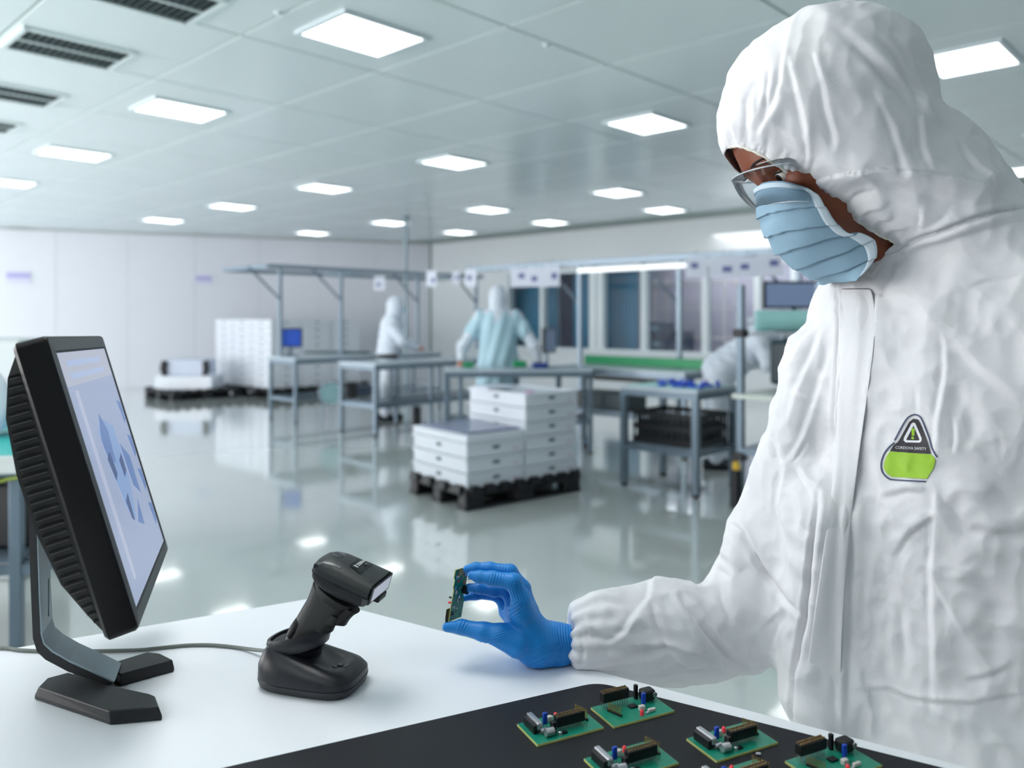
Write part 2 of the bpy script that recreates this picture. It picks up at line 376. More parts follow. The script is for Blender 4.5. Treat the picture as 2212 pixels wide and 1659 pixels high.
# ---------------- ceiling vents
vp=None
vl=['large ceiling vent with dark slots cut by the top edge','ceiling vent with dark slots second from the top left','ceiling vent with dark slots at the left edge','partly cropped ceiling vent at the left edge, farthest of the vents']
for k,(u,v) in enumerate([(1.72,4.30),(1.72,5.52),(1.74,6.92),(1.78,8.2)]):
    c=UV(u,v,CEIL-0.010)
    if vp is None:
        vp=thing('ceiling_vent',vl[0],'vent',c,math.atan2(UD.y,UD.x),'ceiling vents')
        MB().box((0,0,0.006),(0.62,0.46,0.004)).build('backing',M_dark,vp,world=False)
        f2=MB()
        for s in(-1,1): f2.box((s*0.315,0,0),(0.03,0.50,0.02)); f2.box((0,s*0.235,0),(0.62,0.03,0.02))
        f2.box((0,0,0),(0.62,0.02,0.014)); f2.build('frame',M_ceil,vp,world=False)
        sl=None
        for i in range(15):
            x=-0.29+i*0.0414
            if sl is None: sl=MB().box((0,0,0),(0.018,0.45,0.003),Vector((1,0,0.7))).build('slat',M_vent,vp,world=False); s2=sl
            else: s2=sl.copy(); COL.objects.link(s2)
            s2.location=(x,0,-0.002)
    else: copy_tree(vp,None,c,None,vl[k])
# sprinkler heads
for px,py,lab in [(602,26,'small round sprinkler cap on the ceiling near the largest vent'),(1180,95,'small round sprinkler cap on the ceiling right of the biggest light')]:
    d=(CEIL-EYE)*F/(HY-py); p=Vector(((px-CX)/F*d,d,CEIL-0.02)); tag(MB().tube([p,p+Vector((0,0,0.02))],[0.012,0.03],14).build('sprinkler_cap',M_frame_w),lab,'sprinkler','sprinkler caps')
# ---------------- wall signs on the left wall
for px,py,w,h,lab in [(40,600,0.42,0.22,'mauve wall sign at the far left of the white wall'),(440,605,0.33,0.18,'mauve wall sign near the end of the overhead rail')]:
    r=(px-CX)/F; # ray to wall: (KC + LD t)
    d=(KC.dot(LN))/(r*LN.x+LN.y); z=EYE-(py-HY)/F*d; c=Vector((r*d,d,z))+LN*0.01
    t=thing('wall_sign',lab,'sign',c-Vector((0,0,h/2)))
    MB().box(c,(w,0.01,h),LD,LN).build('plate',mat('sign_pale',S(206,206,226),0.5),t)
    MB().box(c+LN*0.007+Vector((0,0,h*.2)),(w*0.9,0.004,h*0.45),LD,LN).build('print',mat('sign_mauve',S(170,165,212),0.5),t)
# ---------------- benches
def bench(name,label,o,ax,ay,L,D,z,legs=((0,0),(1,0),(0,1),(1,1)),shelf=0.35,rails=True,mt=None,lw=0.045,group='grey steel workbenches'):
    """o: floor corner; ax length dir; ay depth dir"""
    t=thing(name,label,'workbench',o+ax*L/2+ay*D/2,0,group)
    c=o+ax*L/2+ay*D/2
    MB().box(c+Vector((0,0,z-0.015)),(L,D,0.03),ax,ay).build('bench_top',mt or M_top,t,bevel=0.004)
    ed=MB()
    for s in(0.02,D-0.02): ed.box(o+ax*L/2+ay*s+Vector((0,0,z-0.055)),(L-0.05,0.04,0.05),ax,ay)
    for s in(0.02,L-0.02): ed.box(o+ax*s+ay*D/2+Vector((0,0,z-0.055)),(0.04,D-0.05,0.05),ax,ay)
    ed.build('apron',M_steel,t)
    for a,b in legs:
        p=o+ax*(0.025+a*(L-0.05))+ay*(0.025+b*(D-0.05))
        MB().box(p+Vector((0,0,(z-0.03)/2+0.01)),(lw,lw,z-0.05),ax,ay).build('leg',M_steel,t,bevel=0.004)
        MB().tube([p,p+Vector((0,0,0.02))],0.03,10).build('foot_pad',M_black,t,smooth=40)
    if shelf: MB().box(c+Vector((0,0,shelf)),(L-0.1,D-0.1,0.02),ax,ay).build('shelf',M_steel,t); 
    if rails:
        r=MB(); zz=shelf-0.03 if shelf else 0.3
        for s in(0.025,D-0.025): r.box(o+ax*L/2+ay*s+Vector((0,0,zz)),(L-0.08,0.03,0.04),ax,ay)
        for s in(0.025,L-0.025): r.box(o+ax*s+ay*D/2+Vector((0,0,zz)),(0.03,D-0.08,0.04),ax,ay)
        r.build('stretcher',M_steel,t)
    return t
bench('workbench','grey workbench holding the blue-screened monitor, farthest left of the benches',UV(5.72,9.5),UD,VD,2.6,0.7,0.87,shelf=None,rails=True)
bench('workbench','long grey workbench in front of the standing worker in profile',UV(5.70,7.7),UD,VD,2.5,0.75,0.87,legs=((0,0),(.35,0),(1,0),(0,1),(.35,1),(1,1)),shelf=0.38)
X1=Vector((1,0.04,0)).normalized(); Y1=Vector((-0.04,1,0)).normalized()
bench('workbench','grey workbench between the white crates and the worker in pale blue',Vector((-0.70,8.2,0)),X1,Y1,1.54,0.5,0.88,legs=((0,0),(.1,0),(1,0),(0,1),(.5,1),(1,1)),shelf=0.36)
b5=bench('workbench','nearest grey workbench with a black crate on its lower shelf',UV(5.52,3.28),VD,UD,0.74,0.64,0.845,shelf=0.36,lw=0.055)
bench('workbench','long workbench with a green rear edge by the window wall',UV(6.93,4.25),VD,UD,1.7,0.5,0.87,shelf=0.4)
tag(MB().box(UV(7.40,5.08,0.925),(0.05,1.62,0.10),UD,VD).build('edge_guard',M_green,None,bevel=0.01),'green edge guard strip along the long bench by the windows','edge strip')
# ---------------- overhead rail frames
def overhead(name,label,u,vs_,v0,v1,z,m=M_steel_l,brace=1,lamp=None,zb=0.0):
    t=thing(name,label,'frame',UV(u,(v0+v1)/2,0),0,'overhead bench frames')
    MB().box(UV(u,(v0+v1)/2,z),(0.06,v1-v0,0.07),UD,VD).build('top_rail',m,t,bevel=0.005)
    MB().box(UV(u+0.35,(v0+v1)/2,z+0.02),(0.04,v1-v0-0.6,0.05),UD,VD).build('rear_rail',m,t,bevel=0.005)
    for v in vs_:
        MB().box(UV(u,v,z/2+zb/2),(0.05,0.05,z-zb),UD,VD).build('post',m,t,bevel=0.004)
        MB().box(UV(u+0.17,v,z+0.0),(0.36,0.04,0.05),UD,VD).build('cross_arm',m,t)
        a=UV(u,v,z-0.52); b=UV(u,v+0.5*brace,z-0.03); MB().tube([a,b],0.018,8).build('brace',M_steel,t)
    return t
t=thing('overhead_frame','overhead aluminium frame with slanted braces above the far left benches','frame',UV(7.6,10.6,0),0,'overhead bench frames')
for v_ in (10.0,11.3): MB().box(UV(7.65,v_,2.12),(4.1,0.06,0.06),UD,VD).build('top_rail',M_steel_l,t,bevel=0.005)
for u_ in (5.6,7.3,9.7): MB().box(UV(u_,10.65,2.12),(0.05,1.3,0.05),UD,VD).build('cross_rail',M_steel_l,t,bevel=0.005)
for u_ in (5.79,6.79,8.24,9.55):
    MB().box(UV(u_,10.0,1.48),(0.045,0.045,1.22),UD,VD).build('post',M_steel_l,t,bevel=0.004)
    MB().tube([UV(u_,10.0,1.66),UV(u_-0.48,10.0,2.10)],0.017,8).build('brace',M_steel,t)
overhead('overhead_frame','overhead aluminium frame carrying paper cards above the bench by the windows',7.62,(6.15,4.75,3.4,2.2),1.6,8.2,2.08)
for v,lab in [(7.3,'left'),(4.3,'right')]:
    pass
o=tag(MB().box(UV(7.55,5.35,1.98),(0.10,1.5,0.05),UD,VD).build('tube_light',mat('tube_lit',(1,1,1),0.4,emit=(0.9,0.95,1.0),es=0.75),None,bevel=0.01),'long white tube light under the overhead frame by the windows','lamp')
# hanging cards
M_card=mat('card_paper',S(220,224,238),0.6); M_ink=mat('card_ink',S(110,115,165),0.6)
def card(px,py,wpx,hpx,u,lab,ink=(0.2,0.1,0.3,0.25)):
    v=v_at(px,u); p=UV(u,v); d=p.y; c=Vector((p.x,p.y,EYE-(py-HY)/F*d)); w=wpx/F*d*1.15; h=hpx/F*d
    t=thing('hanging_card',lab,'card',c-Vector((0,0,h/2)),0,'white cards hanging from the overhead frames')
    fx=Vector((1,-0.25,0)).normalized(); fy=Vector((0.25,1,0)).normalized()
    MB().box(c,(w,0.004,h),fx,fy).build('paper',M_card,t)
    ix,iy,iw,ih=ink; MB().box(c-fy*0.004+fx*(ix*w)+Vector((0,0,iy*h)),(w*iw,0.002,h*ih),fx,fy).build('print',M_ink,t)
    MB().tube([c+Vector((0,0,h/2)),c+Vector((0,0,h/2+0.08))],0.004,6).build('cord',M_steel,t)
cards=[(932,602,20,34,7.0,'white card left of the worker in pale blue, next to the pole'),(1017,600,22,38,7.0,'white card just left of the head of the worker in pale blue'),
(1121,600,34,40,7.5,'left of the three cards above the dark bench monitor'),(1158,598,32,42,7.5,'middle of the three cards above the dark bench monitor'),(1192,596,30,46,7.5,'right of the three cards above the dark bench monitor'),
(1505,578,38,44,7.5,'white card left of the post with four cards around it'),(1562,577,50,46,7.5,'white card right of the post, leftmost of the right-hand three'),(1614,576,44,44,7.5,'middle one of the three cards behind the masked face'),(1664,573,46,48,7.5,'card nearest to the blue face mask'),
(820,612,22,30,8.2,'small blank card above the worker in profile'),(985,600,14,30,8.2,'narrow plain card between the pole and the worker in pale blue')]
for i,(a,b,c,d,u,l) in enumerate(cards): card(a,b,c,d,u,l,ink=((-.1 if i%2 else .15),0.1*(i%3-1),0.35,0.28))
# ---------------- bench monitors
def flatmon(label,c,w,h,face,scr,stand=0.12,name='monitor'):
    t=thing(name,label,'monitor',c-Vector((0,0,h/2+stand)))
    ax=Vector((-face.y,face.x,0)).normalized(); ay=face.normalized()
    MB().box(c,(w,0.035,h),ax,ay).build('housing',M_black,t,bevel=0.006)
    MB().box(c+ay*0.0185,(w-0.04,0.003,h-0.04),ax,ay).build('screen',scr,t)
    MB().box(c-ay*0.03-Vector((0,0,h/2+stand/2)),(0.05,0.03,stand+0.1),ax,ay).build('stand_neck',M_steel,t)
    MB().box(c-ay*0.03-Vector((0,0,h/2+stand-0.008)),(0.2,0.16,0.016),ax,ay).build('stand_foot',M_steel,t,bevel=0.004)
    return t
M_scrblue=mat('screen_blue',S(20,60,150),0.3,emit=S(24,62,138),es=0.6); M_scrdark=mat('screen_grey',S(60,76,96),0.15,emit=S(90,110,140),es=0.35)
c=W(627,729,11.2); flatmon('small monitor with a blue screen on the far left bench',Vector((c.x,c.y,1.13)),0.33,0.27,Vector((0.15,-1,0)),M_scrblue,0.125)
c=W(1186,726,8.6); flatmon('dark bench monitor seen from the side beside the worker in pale blue',Vector((c.x,c.y,1.17)),0.34,0.27,Vector((1,-0.45,0)),M_scrdark,0.155)
# things on benches
def blob(px0,px1,py,d,z,h,m,name,label,cat,group=None,dd=0.2):
    a=W(px0,py,d);b=W(px1,py,d); c=Vector(((a.x+b.x)/2,d,z+h/2))
    return tag(MB().box(c,(b.x-a.x,dd,h),X1,Y1).build(name,m,None,bevel=min(0.02,h*0.3)),label,cat,group)
blob(1150,1183,787,8.55,0.881,0.05,mat('navy_plastic',S(25,60,135),0.4),'parts_tray','navy parts tray on the bench right of the worker in pale blue','tray')
blob(1108,1137,776,8.75,0.881,0.06,M_green,'folded_cloth','green folded cloth beside the arm of the worker in pale blue','cloth')
blob(1000,1024,786,8.7,0.881,0.045,M_green,'cloth_pad','green pad beside the left hand of the worker in pale blue','pad')
q=UV(7.1,8.1); blob(815,860,765,q.y,0.871,0.05,M_black,'keyboard_tray','black tray on the bench under the worker in profile','tray')
q=UV(7.4,9.8); blob(660,800,763,q.y,0.871,0.03,mat('dark_green_mat',S(50,80,80),0.5),'work_mat','dark green work mat on the far left bench','mat')
# blue parts heap on nearest bench: individual clips
bp=None
rr=random.Random(5)
for k in range(16):
    p=UV(5.62+rr.random()*0.3,3.30+rr.random()*0.42,0.846)
    if bp is None:
        bp=thing('plastic_clip','blue plastic clip in the loose row on the nearest workbench','clip',p,0.3,'blue clips on the nearest workbench')
        MB().box((0,0,0.012),(0.07,0.03,0.024)).build('body',M_blue,bp,world=False,bevel=0.005); MB().box((0.02,0,0.034),(0.012,0.03,0.03)).build('tab',M_blue,bp,world=False,bevel=0.003)
    else: copy_tree(bp,None,p,rr.random()*3)
pad=tag(MB().box(UV(5.84,3.65,0.848),(0.5,0.66,0.004),UD,VD).build('bench_mat',mat('mint_mat',S(160,215,212),0.4),None),'mint rubber mat lying on the nearest workbench','mat')
pad.location.z=0.8451
for ch in bpy.data.objects:
    if ch.name.startswith('plastic_clip') and ch.parent is None: ch.location.z=0.851
# black mesh crate under it
def lcrate(label,c,ax,ay,L,D,H):
    t=thing('mesh_crate',label,'crate',c)
    w=0.012
    fl=MB().box(c+Vector((0,0,0.006)),(L,D,0.012),ax,ay); fl.build('base',M_black,t)
    for s,(dx,dy,l,a) in enumerate([(0,-1,L,ax),(0,1,L,ax),(-1,0,D,ay),(1,0,D,ay)]):
        m=MB(); off=ax*(dx*(L-w)/2)+ay*(dy*(D-w)/2)
        per=ay if a is ax else ax
        for zz in (0.03,H*0.5,H-0.025): m.box(c+off+Vector((0,0,zz)),(l,w,0.04),a,per)
        n=int(l/0.055)
        for i in range(n+1): m.box(c+off+a*(-l/2+0.012+i*(l-0.024)/n)+Vector((0,0,H/2)),(0.016,w*0.9,H-0.02),a,per)
        m.build('side_panel',M_black,t)
    MB().box(c+Vector((0,0,H*0.4)),(L-0.06,D-0.06,H*0.6),ax,ay).build('contents',mat('dark_blue_contents',S(28,44,56),0.6),t,bevel=0.02)
lcrate('black mesh crate on the lower shelf of the nearest workbench',UV(5.83,3.63,0.372),VD,UD,0.62,0.48,0.27)
# plastic bag in crate bench
# ---------------- crates (white stacking trays)
def make_crate(label,loc,rz,L,D,H,group):
    t=thing('stacking_tray',label,'tray',loc,rz,group)
    m=MB(); m.box((0,0,H*0.45),(L-0.012,D-0.012,H*0.86)); m.build('body',M_plw,t,world=False,bevel=0.006,segs=1)
    r=MB()
    r.box((0,-D/2+0.005,H-0.012),(L,0.014,0.022)); r.box((0,D/2-0.005,H-0.012),(L,0.014,0.022)); r.box((-L/2+0.005,0,H-0.012),(0.014,D-0.02,0.022)); r.box((L/2-0.005,0,H-0.012),(0.014,D-0.02,0.022))
    r.build('rim',M_plw,t,world=False)
    for (x,y,sx,sy) in ((0,-D/2+0.004,0.06,0.006),(-L/2+0.004,0,0.006,0.06)):
        MB().box((x,y,H*0.6),(sx,sy,H*0.22)).build('handle_slot',M_slot,t,world=False)
    MB().box((L*0.34,-D/2+0.004,H*0.35),(0.05,0.006,0.012)).build('mark',M_mauve,t,world=False)
    return t
ordl=['bottom','second from the bottom','third from the bottom','fourth from the bottom','fifth from the bottom','sixth from the bottom','seventh from the bottom','eighth from the bottom','ninth from the bottom']
ordl2=['bottom','second up','third up','fourth up','fifth up','sixth up','seventh up','eighth up','ninth up']
a38=math.radians(38); PU=Vector((math.cos(a38),math.sin(a38),0)); PV=Vector((-math.sin(a38),math.cos(a38),0))
C0=Vector((-0.332,5.85,0)); LX,LY,CH_=0.553,0.77,0.112
cr=make_crate('white tray in the low front stack on the black pallet, bottom',C0+PU*LX/2+PV*LY/2+Vector((0,0,0.152)),a38,LX-0.004,LY-0.004,CH_,'white trays on the near pallet')
for k in range(1,4):
    if k<4: copy_tree(cr,None,cr.location+Vector((0,0,k*CH_)) if k<3 else None,None,f'white tray in the low front stack on the near pallet, {ordl2[k]}') if k<3 else None
topz=0.152+3*CH_
for k in range(6): copy_tree(cr,None,C0+PU*(LX*1.5)+PV*LY/2+Vector((0,0,0.152+k*CH_)),None,f'white tray in the tall right stack on the near pallet, {"topmost" if k==5 else ordl2[k]}')
# a 4th shallow lid tray on the low stack and a dark sheet on it
o=tag(MB().box(C0+PU*LX/2+PV*LY/2+Vector((0,0,topz+0.030)),(LX-0.006,LY-0.006,0.058),PU,PV).build('tray_lid',M_plw,None,bevel=0.008),'deep white lid closing the low front stack of trays','lid')
o=tag(MB().box(C0+PU*LX/2+PV*LY/2+PU*0.02+Vector((0,0,topz+0.068)),(LX-0.08,LY-0.12,0.016),PU,PV).build('cover_sheet',mat('slate_sheet',S(110,120,150),0.25),None,bevel=0.003),'slate grey sheet lying on the low front stack','sheet')
o=tag(MB().box(C0+PU*(LX*1.2)+PV*0.55+Vector((0,0,0.152+6*CH_+0.012)),(0.30,0.22,0.02),PU,PV).build('paper_pad',M_card,None,bevel=0.003),'white paper pad on top of the tall tray stack','paper')
o=tag(MB().box(C0+PU*(LX*1.22)+PV*0.10+Vector((0,0,0.152+6*CH_+0.004)),(0.06,0.05,0.006),PU,PV).build('sticky_note',mat('pink_note',S(225,120,205),0.6),None),'pink sticky note on top of the tall tray stack','note')
def pallet(label,c,ax,ay,L,D,H=0.15,nl=8,nd=4):
    t=thing('plastic_pallet',label,'pallet',c,0,'black plastic pallets')
    MB().box(c+Vector((0,0,H-0.025)),(L,D,0.05),ax,ay).build('deck',M_black,t,bevel=0.01)
    for i in(-1,0,1):
        MB().box(c+ay*(i*(D/2-0.06))+Vector((0,0,0.0125)),(L,0.11,0.025),ax,ay).build('skid',M_black,t,bevel=0.004)
        for j in(-1,0,1): MB().box(c+ax*(j*(L/2-0.09))+ay*(i*(D/2-0.06))+Vector((0,0,H/2)),(0.17,0.11,H-0.03),ax,ay).build('block',M_black,t,bevel=0.015)
    for i in range(nl):
        for q in(-1,1): MB().box(c+ax*(-L/2+(i+0.5)*L/nl)+ay*(q*(D/2))+Vector((0,0,H-0.004)),(L/nl*0.6,0.05,0.07),ax,ay).build('edge_lug',M_black,t,bevel=0.012)
    for i in range(nd):
        for q in(-1,1): MB().box(c+ay*(-D/2+(i+0.5)*D/nd)+ax*(q*(L/2))+Vector((0,0,H-0.004)),(0.05,D/nd*0.55,0.07),ax,ay).build('edge_lug',M_black,t,bevel=0.012)
    return t
pallet('black plastic pallet under the white tray stacks in mid floor',C0+PU*LX+PV*LY/2,PU,PV,LX*2+0.04,LY+0.04)
# far pallets
pallet('black plastic pallet under the white case with black grips',UV(6.4,14.0),UD,VD,1.3,1.15,nl=7)
pallet('long black plastic pallet under the far wall of white trays',UV(8.15,13.75),UD,VD,2.1,2.3,nl=9,nd=8)
fc=None
fh=0.136
for si in range(3):
    for k in range(9):
        loc=UV(7.2+0.31+si*0.63,12.75+0.35,0.153+k*fh)
        nm=['left corner','middle','right'][si]
        lab=f'white tray in the {nm} front stack of the far tray wall, {"topmost" if k==8 else ordl2[k]}'
        if fc is None: fc=make_crate(lab,loc,math.atan2(UD.y,UD.x),0.62,0.69,fh,'white trays in the far wall of stacks')
        else: copy_tree(fc,None,loc,None,lab)
for si in range(2):
    for k in range(9):
        lab=f'white tray in the {["second","rearmost"][si]} stack back along the far tray wall, {"topmost" if k==8 else ordl2[k]}'
        copy_tree(fc,None,UV(7.2+0.31,12.75+0.35+0.7*(si+1),0.153+k*fh),None,lab)
# white case with black grips on left pallet
c=G(380,862); cc=UV(6.35,14.05,0.152)
t=thing('equipment_box','white equipment box with two black grips on the far left pallet','box',cc)
MB().box(cc+Vector((0,0,0.12)),(0.98,0.7,0.24),X1,Y1).build('base_box',M_plw,t,bevel=0.02)
MB().box(cc+Vector((0,0.05,0.38)),(0.72,0.5,0.28),X1,Y1).build('upper_box',mat('box_blue_grey',S(188,196,214),0.4),t,bevel=0.02)
for s in(-1,1): MB().tube([cc+Vector((s*0.36,-0.24,0.50)),cc+Vector((s*0.38,-0.25,0.35)),cc+Vector((s*0.34,-0.26,0.22))],[0.055,0.06,0.035],12).build('grip',M_black,t,smooth=60)
# under-bench items
def drum():
    c=W(718,800,10.6); p=Vector((c.x,c.y,0))
    t=thing('floor_fan','green-grey drum fan standing under the long bench','fan',p)
    MB().tube([p+Vector((0,0.1,0.42)),p+Vector((0,-0.12,0.42))],0.14,24).build('drum',mat('drum_teal',S(90,125,130),0.4,0.3),t,smooth=50)
    ring=[(p+Vector((0.145*math.cos(k/24*2*math.pi),-0.125,0.42+0.145*math.sin(k/24*2*math.pi)))) for k in range(25)]
    MB().tube(ring,0.012,8,cap=False).build('ring',M_steel_l,t,smooth=60)
    MB().tube([p+Vector((-.14,0,0)),p+Vector((-.12,0,0.3)),p+Vector((.12,0,0.3)),p+Vector((.14,0,0))],0.015,8).build('foot_frame',M_steel,t,smooth=60)
drum()
q=UV(6.3,8.2); blob(748,770,828,q.y,0.39,0.2,M_black,'shelf_box','black box on the lower shelf of the bench, beside the drum fan','box')
q=UV(6.9,8.0); blob(772,808,842,q.y,0.39,0.13,mat('slate_box',S(70,84,104),0.5),'parts_bin','slate grey bin on the lower shelf, right of the black box','bin')
for k,(px,w,m,lab) in enumerate([(900,18,M_black,'black bin under the far end of the long bench'),(1108,16,mat('olive_box',S(96,110,100),0.5),'olive jar under the bench of the worker in pale blue'),(1126,14,M_black,'black jar under the bench between the olive and navy ones'),(1152,20,mat('navy_box',S(50,75,110),0.5),'navy bin under the bench of the worker in pale blue'),(1180,12,M_dark,'dark bottle under the bench, rightmost of the row')]):
    d=8.55 if px>1000 else 9.6; zz=0.372 if px>1000 else 0.0
    blob(px-w/2,px+w/2,0,d,zz,0.26 if px>1000 else 0.35,m,'storage_jar',lab,'container','containers under the benches',dd=0.15)
tag(MB().box(UV(7.18,5.35,0.505),(0.36,0.7,0.18),UD,VD).build('drawer_box',mat('dark_teal_metal',S(40,62,70),0.4),None,bevel=0.01),'dark drawer box on the shelf of the long bench by the windows','drawer box')
tag(MB().box(UV(7.2,5.0,0.76),(0.3,1.2,0.07),UD,VD).build('cable_tray',M_black,None,bevel=0.01),'black cable tray under the green-edged bench','cable tray')
# ---------------- machine beside the man's sleeve
mc=UV(5.9,2.75)
t=thing('wrapping_machine','tall machine frame with a mint film roll behind the man','machine',mc)
for (u,v) in ((5.50,2.90),(5.50,2.30),(6.2,2.90),(6.2,2.3)):
    MB().box(UV(u,v,0.83),(0.05,0.05,1.66 if u<6 else 1.3),UD,VD).build('post',M_steel,t,bevel=0.004)
    MB().box(UV(u,v,1.30),(0.09,0.09,0.06),UD,VD).build('clamp',M_black,t,bevel=0.01)
    MB().box(UV(u,v,0.38),(0.09,0.09,0.06),UD,VD).build('clamp',M_black,t,bevel=0.01)
MB().box(UV(5.85,2.55,0.83),(0.8,0.8,0.035),UD,VD).build('table',mat('cream_top',S(205,212,205),0.4),t,bevel=0.005)
MB().box(UV(5.85,2.55,0.42),(0.75,0.7,0.05),UD,VD).build('lower_shelf',M_steel,t)
MB().box(UV(5.95,2.5,1.08),(0.5,0.55,0.34),UD,VD).build('cabinet',mat('deep_teal_case',S(28,54,64),0.4),t,bevel=0.03)
ra=W(1632,693,6.3); rb=W(1800,693,6.2); MB().tube([ra,rb],0.082,24).build('film_roll',mat('mint_film',S(168,222,220),0.3,noise=0.05,nscale=5),t,smooth=50)
MB().tube([ra-Vector((0.06,0,0)),rb],0.03,14).build('roll_core',M_plw,t,smooth=50)
MB().box((ra+rb)/2-Vector((0.0,0,0.105)),(0.75,0.14,0.03),Vector((1,-.05,0))).build('roll_bracket',M_plw,t,bevel=0.006)
c=W(1718,637,7.0); flatmon('wide dark monitor above the mint film roll',c,0.56,0.24,Vector((0,-1,0)),mat('screen_slate',S(95,110,138),0.2,emit=S(110,128,158),es=0.5),0.22)
bp_=G(1592,1095); t=thing('bollard','short black bollard with a yellow cap beside the machine post','bollard',bp_)
MB().tube([bp_,bp_+Vector((0,0,0.28))],[0.05,0.042],16).build('column',M_black,t,smooth=40)
MB().tube([bp_+Vector((0,0,0.28)),bp_+Vector((0,0,0.33)),bp_+Vector((0,0,0.345))],[0.034,0.034,0.015],14).build('cap',mat('yellow_cap',S(215,175,60),0.4),t,smooth=40)
# ---------------- near-left bench
LXD=Vector((0.985,0.17,0)).normalized(); LYD=Vector((-0.17,0.985,0)).normalized(); LB=Vector((-1.86,3.2,0))-LXD*1.26
t=bench('workbench','nearby grey workbench with a teal top behind the black monitor',LB,LXD,LYD,1.26,0.95,0.865,legs=((0,0),(.92,0),(0,1),(1,1)),shelf=0.44,mt=M_teal,group=None)
MB().box(LB+LXD*0.63-LYD*0.01+Vector((0,0,0.835)),(1.27,0.03,0.07),LXD,LYD).build('front_edge',mat('pale_edge',S(205,210,210),0.4),t,bevel=0.006)
P=[]
for i in range(15):
    r=[]
    for j in range(25):
        u=i/14;v=j/24; x=-3.0+0.66*v+0.03*u; 
        zz=0.868+0.30*math.sin(math.pi*min(1,u*0.9+0.08))*(0.9+0.14*math.sin(7*v+3*u)+0.05*math.sin(19*v))*min(1,8*(1-v)+0.15)*min(1,8*v+0.1)
        r.append(Vector((x,3.62+0.3*u+0.03*math.sin(9*v+5*u),zz)))
    P.append(r)
M_bag=mat('bag_film',S(226,232,246),0.3,noise=0.03)
_nt=M_bag.node_tree; _w=_nt.nodes.new('ShaderNodeTexWave'); _w.inputs['Scale'].default_value=1.3; _w.inputs['Distortion'].default_value=4; _m2=_nt.nodes.new('ShaderNodeMix'); _m2.data_type='RGBA'
_m2.inputs[6].default_value=(*S(236,240,250),1); _m2.inputs[7].default_value=(*S(120,150,220),1); _r=_nt.nodes.new('ShaderNodeMath'); _r.operation='POWER'; _r.inputs[1].default_value=3
_tc=_nt.nodes.new('ShaderNodeTexCoord'); _nt.links.new(_tc.outputs['Object'],_w.inputs[0]); _nt.links.new(_w.outputs['Fac'],_r.inputs[0]); _nt.links.new(_r.outputs[0],_m2.inputs[0]); _nt.links.new(_m2.outputs[2],_nt.nodes['Principled BSDF'].inputs['Base Color'])
tag(MB().grid(P).build('plastic_bag',M_bag,None,smooth='all',solid=0.004),'crumpled white and blue plastic bag on the teal bench top','bag')
t=thing('control_cabinet','pale grey control cabinet behind the crumpled plastic bag','cabinet',Vector((-3.12,4.55,0)))
MB().box((-3.12,4.55,0.65),(0.95,0.5,1.3)).build('housing',mat('cabinet_grey',S(196,202,204),0.4),t,bevel=0.02); MB().box((-2.9,4.29,1.25),(0.03,0.02,0.03)).build('lock',M_steel,t)
for k,(x,w) in enumerate([(-2.8,0.45),(-2.25,0.42)]):
    t=thing('storage_bin',['black storage bin on the shelf of the teal bench, far from the stand','black storage bin on the shelf of the teal bench, beside the monitor stand'][k],'bin',Vector((x,3.6,0.451)),0,'black bins under the teal bench')
    MB().box((x,3.6,0.451+0.14),(w,0.55,0.28)).build('body',M_black,t,bevel=0.02); MB().box((x,3.6,0.451+0.285),(w+0.02,0.57,0.025)).build('rim',M_black,t,bevel=0.008)
pts=[Vector((-2.9+0.1*k,3.17,0.80-0.07*abs(math.sin(k*0.45+1.9)))) for k in range(12)]
tag(MB().tube(pts,0.007,8).build('cable',mat('yellow_green_cable',S(130,150,50),0.5),None,smooth=60),'yellow-green cable sagging below the teal bench','cable')
# office chair base/ gray seat lower left
cb=Vector((-2.36,2.95,0))
t=thing('rolling_stool','pale grey rolling stool pushed under the teal bench','stool',cb)
MB().loft([[cb+Vector((r*math.cos(a)*1.35,r*math.sin(a),z)) for a in [2*math.pi*k/28 for k in range(28)]] for r,z in((0.16,0.37),(0.23,0.375),(0.26,0.40),(0.255,0.43),(0.2,0.45))]).build('seat',mat('stool_grey',S(176,184,184),0.5),t,smooth=50)
MB().tube([cb+Vector((0,0,0.08)),cb+Vector((0,0,0.37))],0.03,12).build('column',M_steel,t,smooth=50)
for k in range(5):
    a=2*math.pi*k/5+0.3; d=Vector((math.cos(a),math.sin(a),0)); MB().tube([cb+Vector((0,0,0.10)),cb+d*0.27+Vector((0,0,0.06))],[0.025,0.016],8).build('spoke',M_black,t,smooth=50)
    MB().tube([cb+d*0.27+Vector((-d.y,d.x,0))*0.02+Vector((0,0,0.03)),cb+d*0.27-Vector((-d.y,d.x,0))*0.02+Vector((0,0,0.03))],0.03,12).build('caster',M_black,t,smooth=50)
